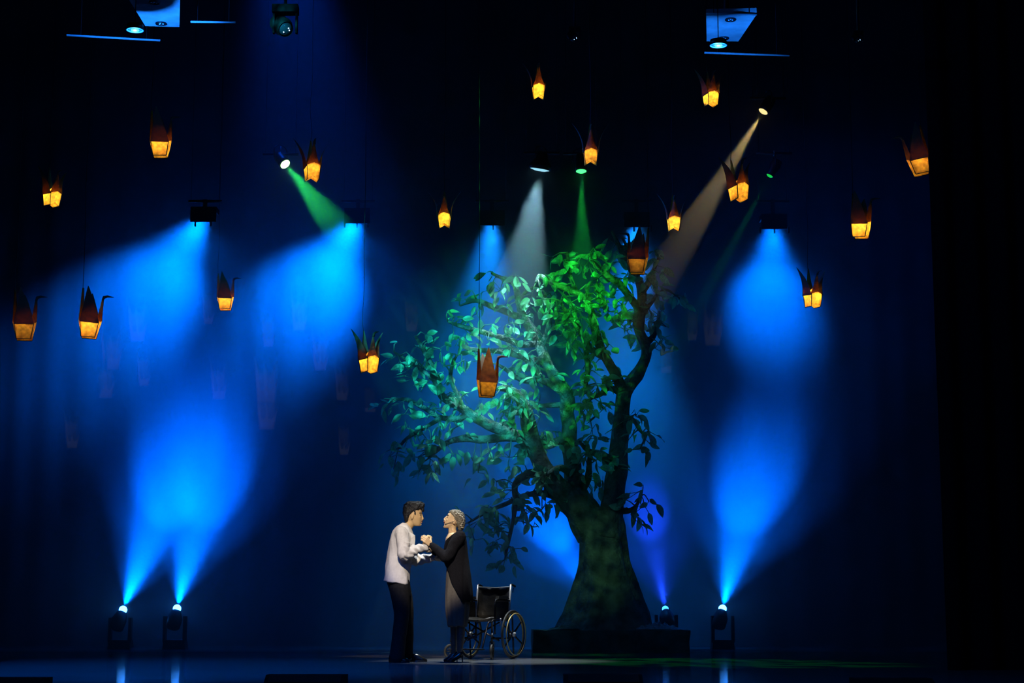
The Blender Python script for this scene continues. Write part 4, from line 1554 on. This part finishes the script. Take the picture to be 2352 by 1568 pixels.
for p in wb.data.polygons:
    if p.center.z < zs:
        p.material_index = 1
face_bits(wroot, Wm, (727, 269), (727, 254), (701, 311, 0), .033, -1, LIPM)
# hair gathered at the nape with braids
mb = MB()
mb.stack(Wm.lv([(203, 768, 815, .03), (211, 748, 842, .056), (226, 741, 860, .074), (246, 748, 872, .081), (268, 760, 878, .083), (292, 772, 880, .080), (316, 795, 880, .072), (340, 806, 878, .062), (362, 815, 870, .048), (380, 826, 858, .03)]), 28)
mb.ball(Wm(846, 335), (.042, .055, .045), 14)
mb.ball(Wm(852, 290), (.036, .060, .040), 14)
remeshed(mb, 'hair', HAIRG, wroot, 0.0055, 2, tuft)
for (path, sd) in (([(800, 246, -.084), (818, 238, -.082), (836, 258, -.080), (854, 272, -.070), (868, 290, -.055)], 0),
                   ([(866, 300, -.055), (856, 320, -.064), (846, 342, -.062), (856, 360, -.045)], 1)):
    pp = cr_path([tuple(Wm(*p)) for p in path], 4)
    mb = MB()
    for i, p in enumerate(pp):
        mb.ball(Vector(p) + Vector((0.004 * math.sin(i * 2.2), 0, 0.005 * math.cos(i * 2.2))), (.010, .009, .010), 8)
    mb.build('braid', HAIRL, wroot)
# headset microphone and hoop earring
mb = MB()
pp = cr_path([tuple(Wm(*p)) for p in ((790, 300, -.074), (776, 310, -.080), (752, 316, -.074), (728, 322, -.064), (712, 328, -.052))], 4)
mb.tube(pp, 0.0028, 6)
mb.ball(Wm(712, 328, -.052), (.006, .005, .005), 8)
mb.build('headset_microphone', BLKMETAL, wroot)
mb = MB()
mb.torus(Wm(780, 362, -.066), 0.030, 0.0013, 'Y', 28, 5)
mb.build('earring', mat('gold', (0.5, 0.36, 0.12), 0.3, metal=0.9), wroot)


# dress
mb = MB()
mb.stack(Wm.lv([(470, 722, 868, .150), (520, 714, 876, .150), (600, 712, 882, .142), (680, 722, 892, .140), (760, 718, 900, .155), (850, 716, 908, .168), (950, 715, 916, .178), (1040, 717, 918, .182),
                (1110, 725, 910, .178), (1190, 738, 896, .168)]), 40)
mb.stack(Wm.lv([(1188, 739, 895, .167), (1194, 742, 892, .162)]), 40)


def pleat(co, n):
    a = math.atan2(co.y, co.x - 0.0)
    k = max(0, min(1, (1.05 - co.z) / 0.5))
    return co + n * (0.008 * k * math.sin(a * 11 + 2 * noise.noise(co * 3)))


remeshed(mb, 'dress', DRESS, wroot, 0.009, 2, pleat)
# cardigan: open sheet with drooping corners, front edges apart at the neck and below the waist
rows_def = [(378, 765, 832, .075, 2.0), (392, 752, 846, .115, 1.76), (408, 738, 866, .172, 1.45), (430, 722, 884, .192, 1.10), (455, 712, 891, .190, 0.72), (480, 706, 895, .186, 0.30), (540, 697, 901, .178, 0.15),
            (600, 694, 907, .172, 0.13), (650, 698, 914, .172, 0.30), (700, 706, 920, .178, 0.62), (760, 708, 928, .188, 0.92), (820, 708, 934, .196, 1.15), (880, 708, 940, .202, 1.38), (940, 708, 944, .206, 1.62),
            (1004, 708, 940, .206, 1.9)]
mb = MB()
NU = 48
pp = cr_path([((1492 - r[0]) * S, (r[1] - 800) * S, (r[2] - 800) * S, r[3], r[4]) for r in rows_def], 3)
vs, fs = [], []
nr = len(pp)
for i, (z, x0, x1, hw, al) in enumerate(pp):
    cx, hx = (x0 + x1) / 2, (x1 - x0) / 2
    for k in range(NU + 1):
        th = -(PI - al) + 2 * (PI - al) * k / NU
        c, s_ = math.cos(th), math.sin(th)
        fold = 0.010 * max(0, (i - nr * .45) / nr) * math.sin(th * 9 + 1) * 2
        hang = -0.02 * max(0, i - nr * 0.8) / nr * (1 - math.cos(th)) + (0.10 * ((1 + math.cos(th)) / 2) ** 2 if i == nr - 1 else 0) * 0.35
        x = cx + (hx + fold) * math.copysign(abs(c) ** 0.87, c)
        y = (hw + fold) * math.copysign(abs(s_) ** 0.87, s_)
        vs.append((x, y, z + hang))
for i in range(nr - 1):
    for k in range(NU):
        a = i * (NU + 1) + k
        fs.append((a, a + 1, a + NU + 2, a + NU + 1))
mb.add(vs, fs)
card = mb.build('cardigan', KNIT, wroot)
so = card.modifiers.new('thickness', 'SOLIDIFY')
so.thickness = 0.008
so.offset = 1.0
for sh, el, wr in ((a_sh, a_el, a_wr), (b_sh, b_el, b_wr)):
    mb = MB()
    limb(mb, [(sh + Vector((0, 0, -.01)), .072), (sh.lerp(el, .5), .066), (el, .060), (el.lerp(wr, .4), .054), (el.lerp(wr, .85), .043), (wr, .037)], 20)
    remeshed(mb, 'sleeve', KNIT, card, 0.008, 2, wrinkle(0.006, 12, 12, 2))
for (hx, tx, y) in ((868, 735, -.085), (818, 700, .085)):
    mb = MB()
    h, t = Wm(hx, 0).x, Wm(tx, 0).x
    mb.tube([(t, y, .014), (t + .03, y, .024), (t + .08, y, .045), (h - .035, y, .085), (h - .012, y, .095), (h - .004, y, .09)],
            [(.012, .018), (.022, .036), (.028, .040), (.034, .033), (.030, .030), (.016, .018)], 16)
    sh = mb.build('shoe', SHOE, wroot)
    mb = MB()
    mb.tube([(h - .012, y, .08), (h - .008, y, .04), (h - .006, y, 0.0)], [.016, .008, .006], 8)
    mb.build('heel', SHOE, sh)
    mb = MB()
    mb.stack([(0.0, t + .004, t + .085, .034, y), (0.008, t, t + .09, .037, y)], 18)
    mb.build('sole', SHOE, sh)

# ------------------------------------------------------------------ wheelchair
cp = on_floor(1178, 1513)
YAW = math.radians(-118)
leftv = Vector((math.cos(math.radians(-28)), math.sin(math.radians(-28)), 0))
ch = empty('wheelchair', Vector((cp.x, cp.y, 0)) - leftv * 0.30, 'empty black folding wheelchair with gilt wheel rims, standing behind the woman', 'wheelchair', rz=YAW)
TYRE = mat('tyre_rubber', (0.012, 0.012, 0.012), 0.6, noise_scale=50)
GILT = mat('gilt_rim', (0.62, 0.46, 0.16), 0.3, metal=0.35, noise_scale=30, noise_amt=0.15)
FRAME = mat('chrome_black', (0.05, 0.05, 0.055), 0.22, metal=0.8, noise_scale=40)
CHROME = mat('chrome', (0.62, 0.58, 0.55), 0.22, metal=0.4, noise_scale=40, noise_amt=0.1)
VINYL = mat('black_vinyl', (0.020, 0.018, 0.016), 0.4, spec=0.5, noise_scale=14, bump=0.2, bump_scale=18)
RW = 0.295
for s in (-1, 1):
    y = s * 0.30
    mb = MB()
    mb.torus((0, y, RW), RW - 0.014, 0.014, 'Y', 56, 8)
    wheel = mb.build('wheel', TYRE, ch)
    mb = MB()
    mb.torus((0, y, RW), RW - 0.034, 0.009, 'Y', 56, 8)
    mb.build('rim', GILT, wheel)
    mb = MB()
    mb.torus((0, y + s * 0.045, RW), RW - 0.045, 0.008, 'Y', 56, 8)
    mb.build('hand_rim', GILT, wheel)
    for k in range(6):
        a = 2 * PI * k / 6 + 0.45
        mb = MB()
        d = Vector((math.cos(a), 0, math.sin(a)))
        mb.tube([Vector((0, y, RW)) + d * 0.02, Vector((0, y, RW)) + d * (RW - 0.04)], [(0.014, 0.011), (0.011, 0.009)], 8)
        mb.build('spoke', FRAME, wheel)
    mb = MB()
    mb.tube([(0, y - s * 0.03, RW), (0, y + s * 0.03, RW)], 0.028, 14)
    mb.build('hub', CHROME, wheel)
    # caster
    cx, cy, cr_ = (0.43, 0.245, 0.092) if s > 0 else (0.48, -0.285, 0.092)
    ca = math.radians(20 if s > 0 else 62)
    Rz = Matrix.Rotation(ca if s > 0 else -ca, 3, 'Z')
    mb = MB()
    mb.torus((0, 0, 0), cr_ - 0.014, 0.016, 'Y', 32, 8)
    for v in mb.v:
        v.xyz = Rz @ v + Vector((cx, cy, cr_ + 0.002))
    cw = mb.build('caster', TYRE, ch)
    for k in range(6):
        a = 2 * PI * k / 6
        mb = MB()
        mb.tube([(0, 0, 0), ((cr_ - 0.02) * math.cos(a), 0, (cr_ - 0.02) * math.sin(a))], 0.006, 6)
        for v in mb.v:
            v.xyz = Rz @ v + Vector((cx, cy, cr_ + 0.002))
        mb.build('caster_spoke', FRAME, cw)
    mb = MB()
    mb.tube([(cx + .01, cy, cr_ * 2 + 0.02), (cx - 0.01, cy, cr_ * 2 + 0.13)], 0.014, 8)
    for q in (-1, 1):
        o = Rz @ Vector((0, q * 0.024, 0))
        mb.tube([Vector((cx, cy, cr_)) + o, Vector((cx, cy, cr_ * 2 + 0.025)) + o], 0.006, 6)
    mb.tube([Vector((cx, cy, cr_ * 2 + 0.025)) + Rz @ Vector((0, -.028, 0)), Vector((cx, cy, cr_ * 2 + 0.025)) + Rz @ Vector((0, .028, 0))], 0.008, 6)
    mb.build('caster_fork', FRAME, cw)
    # side frame
    ys = s * 0.23
    mb = MB()
    mb.tube([(-0.03, ys, RW - 0.05), (-0.02, ys, 0.48)], 0.012, 8)
    mb.tube([(-0.03, ys, 0.25), (0.40, ys, 0.25)], 0.012, 8)
    mb.tube([(-0.02, ys, 0.46), (0.36, ys, 0.47), (0.42, ys, 0.44)], 0.012, 8)
    mb.tube([(0.40, ys, 0.18), (0.40, ys, 0.46)], 0.012, 8)
    mb.tube([(-0.03, ys, RW), (0.0, s * 0.30, RW)], 0.012, 8)
    mb.build('side_frame', FRAME, ch)
    mb = MB()
    mb.tube([(-0.02, ys, 0.44), (-0.045, ys, 0.66), (-0.075, ys, 0.895)], 0.012, 10)
    mb.build('back_post', CHROME, ch)
    mb = MB()
    mb.tube(cr_path([(-0.075, ys, 0.88), (-0.10, ys, 0.895), (-0.19, ys, 0.875)], 4), 0.014, 8)
    mb.build('push_handle', VINYL, ch)
    mb = MB()
    mb.tube([(-0.15, ys, 0.86), (-0.13, ys, 0.80)], 0.005, 6)
    mb.build('brake_lever', FRAME, ch)
    mb = MB()
    mb.tube(cr_path([(0.33, ys, 0.30), (0.33, ys, 0.62), (0.31, ys, 0.695), (0.26, ys, 0.71), (0.02, ys, 0.705), (-0.045, ys, 0.70)], 4), 0.011, 8)
    mb.build('arm_frame', FRAME, ch)
    mb = MB()
    mb.box((0.14, ys, 0.735), (0.27, 0.05, 0.035), taper=0.9)
    mb.build('armrest', VINYL, ch, smooth=False)
    mb = MB()
    mb.box((0.15, ys, 0.58), (0.32, 0.006, 0.22))
    mb.build('skirt_guard', VINYL, ch, smooth=False)
    mb = MB()
    mb.tube(cr_path([(0.40, ys * 0.96, 0.45), (0.47, ys * 0.94, 0.43), (0.54, ys * 0.9, 0.26), (0.58, ys * 0.86, 0.14)], 4), 0.011, 8)
    hg = mb.build('leg_hanger', FRAME, ch)
    mb = MB()
    mb.box((0.62, ys * 0.52, 0.125), (0.17, 0.17, 0.016))
    mb.build('footplate', VINYL, hg, smooth=False)
    mb = MB()
    mb.tube([(0.20, ys, 0.40), (0.24, ys + s * 0.03, 0.47)], 0.007, 6)
    mb.ball((0.245, ys + s * 0.032, 0.478), 0.012, 8)
    mb.build('wheel_brake', CHROME, ch)
mb = MB()
rows = []
for i in range(7):
    t = i / 6
    z = 0.47 + 0.39 * t
    x = -0.02 - 0.055 * t
    rows.append([(x - 0.035 * (1 - u * u), 0.225 * u, z - 0.012 * (1 - u * u) * t) for u in (-1, -.66, -.33, 0, .33, .66, 1)])
bk = sheet(rows).build('backrest', VINYL, ch)
so = bk.modifiers.new('thickness', 'SOLIDIFY')
so.thickness = 0.012
mb = MB()
rows = [[(x, 0.225 * u, 0.475 - 0.03 * (1 - u * u)) for u in (-1, -.5, 0, .5, 1)] for x in (-0.02, 0.12, 0.26, 0.40)]
st = sheet(rows).build('seat', VINYL, ch)
so = st.modifiers.new('thickness', 'SOLIDIFY')
so.thickness = 0.03
for s in (-1, 1):
    mb = MB()
    mb.tube([(0.2, s * 0.22, 0.22), (0.2, -s * 0.22, 0.44)], 0.010, 8)
    mb.build('cross_brace', FRAME, ch)
mb = MB()
mb.tube([(-0.078, -0.225, 0.868), (-0.105, 0, 0.855), (-0.078, 0.225, 0.868)], 0.008, 8)
mb.build('back_piping', mat('grey_piping', (0.25, 0.26, 0.24), 0.5), ch)
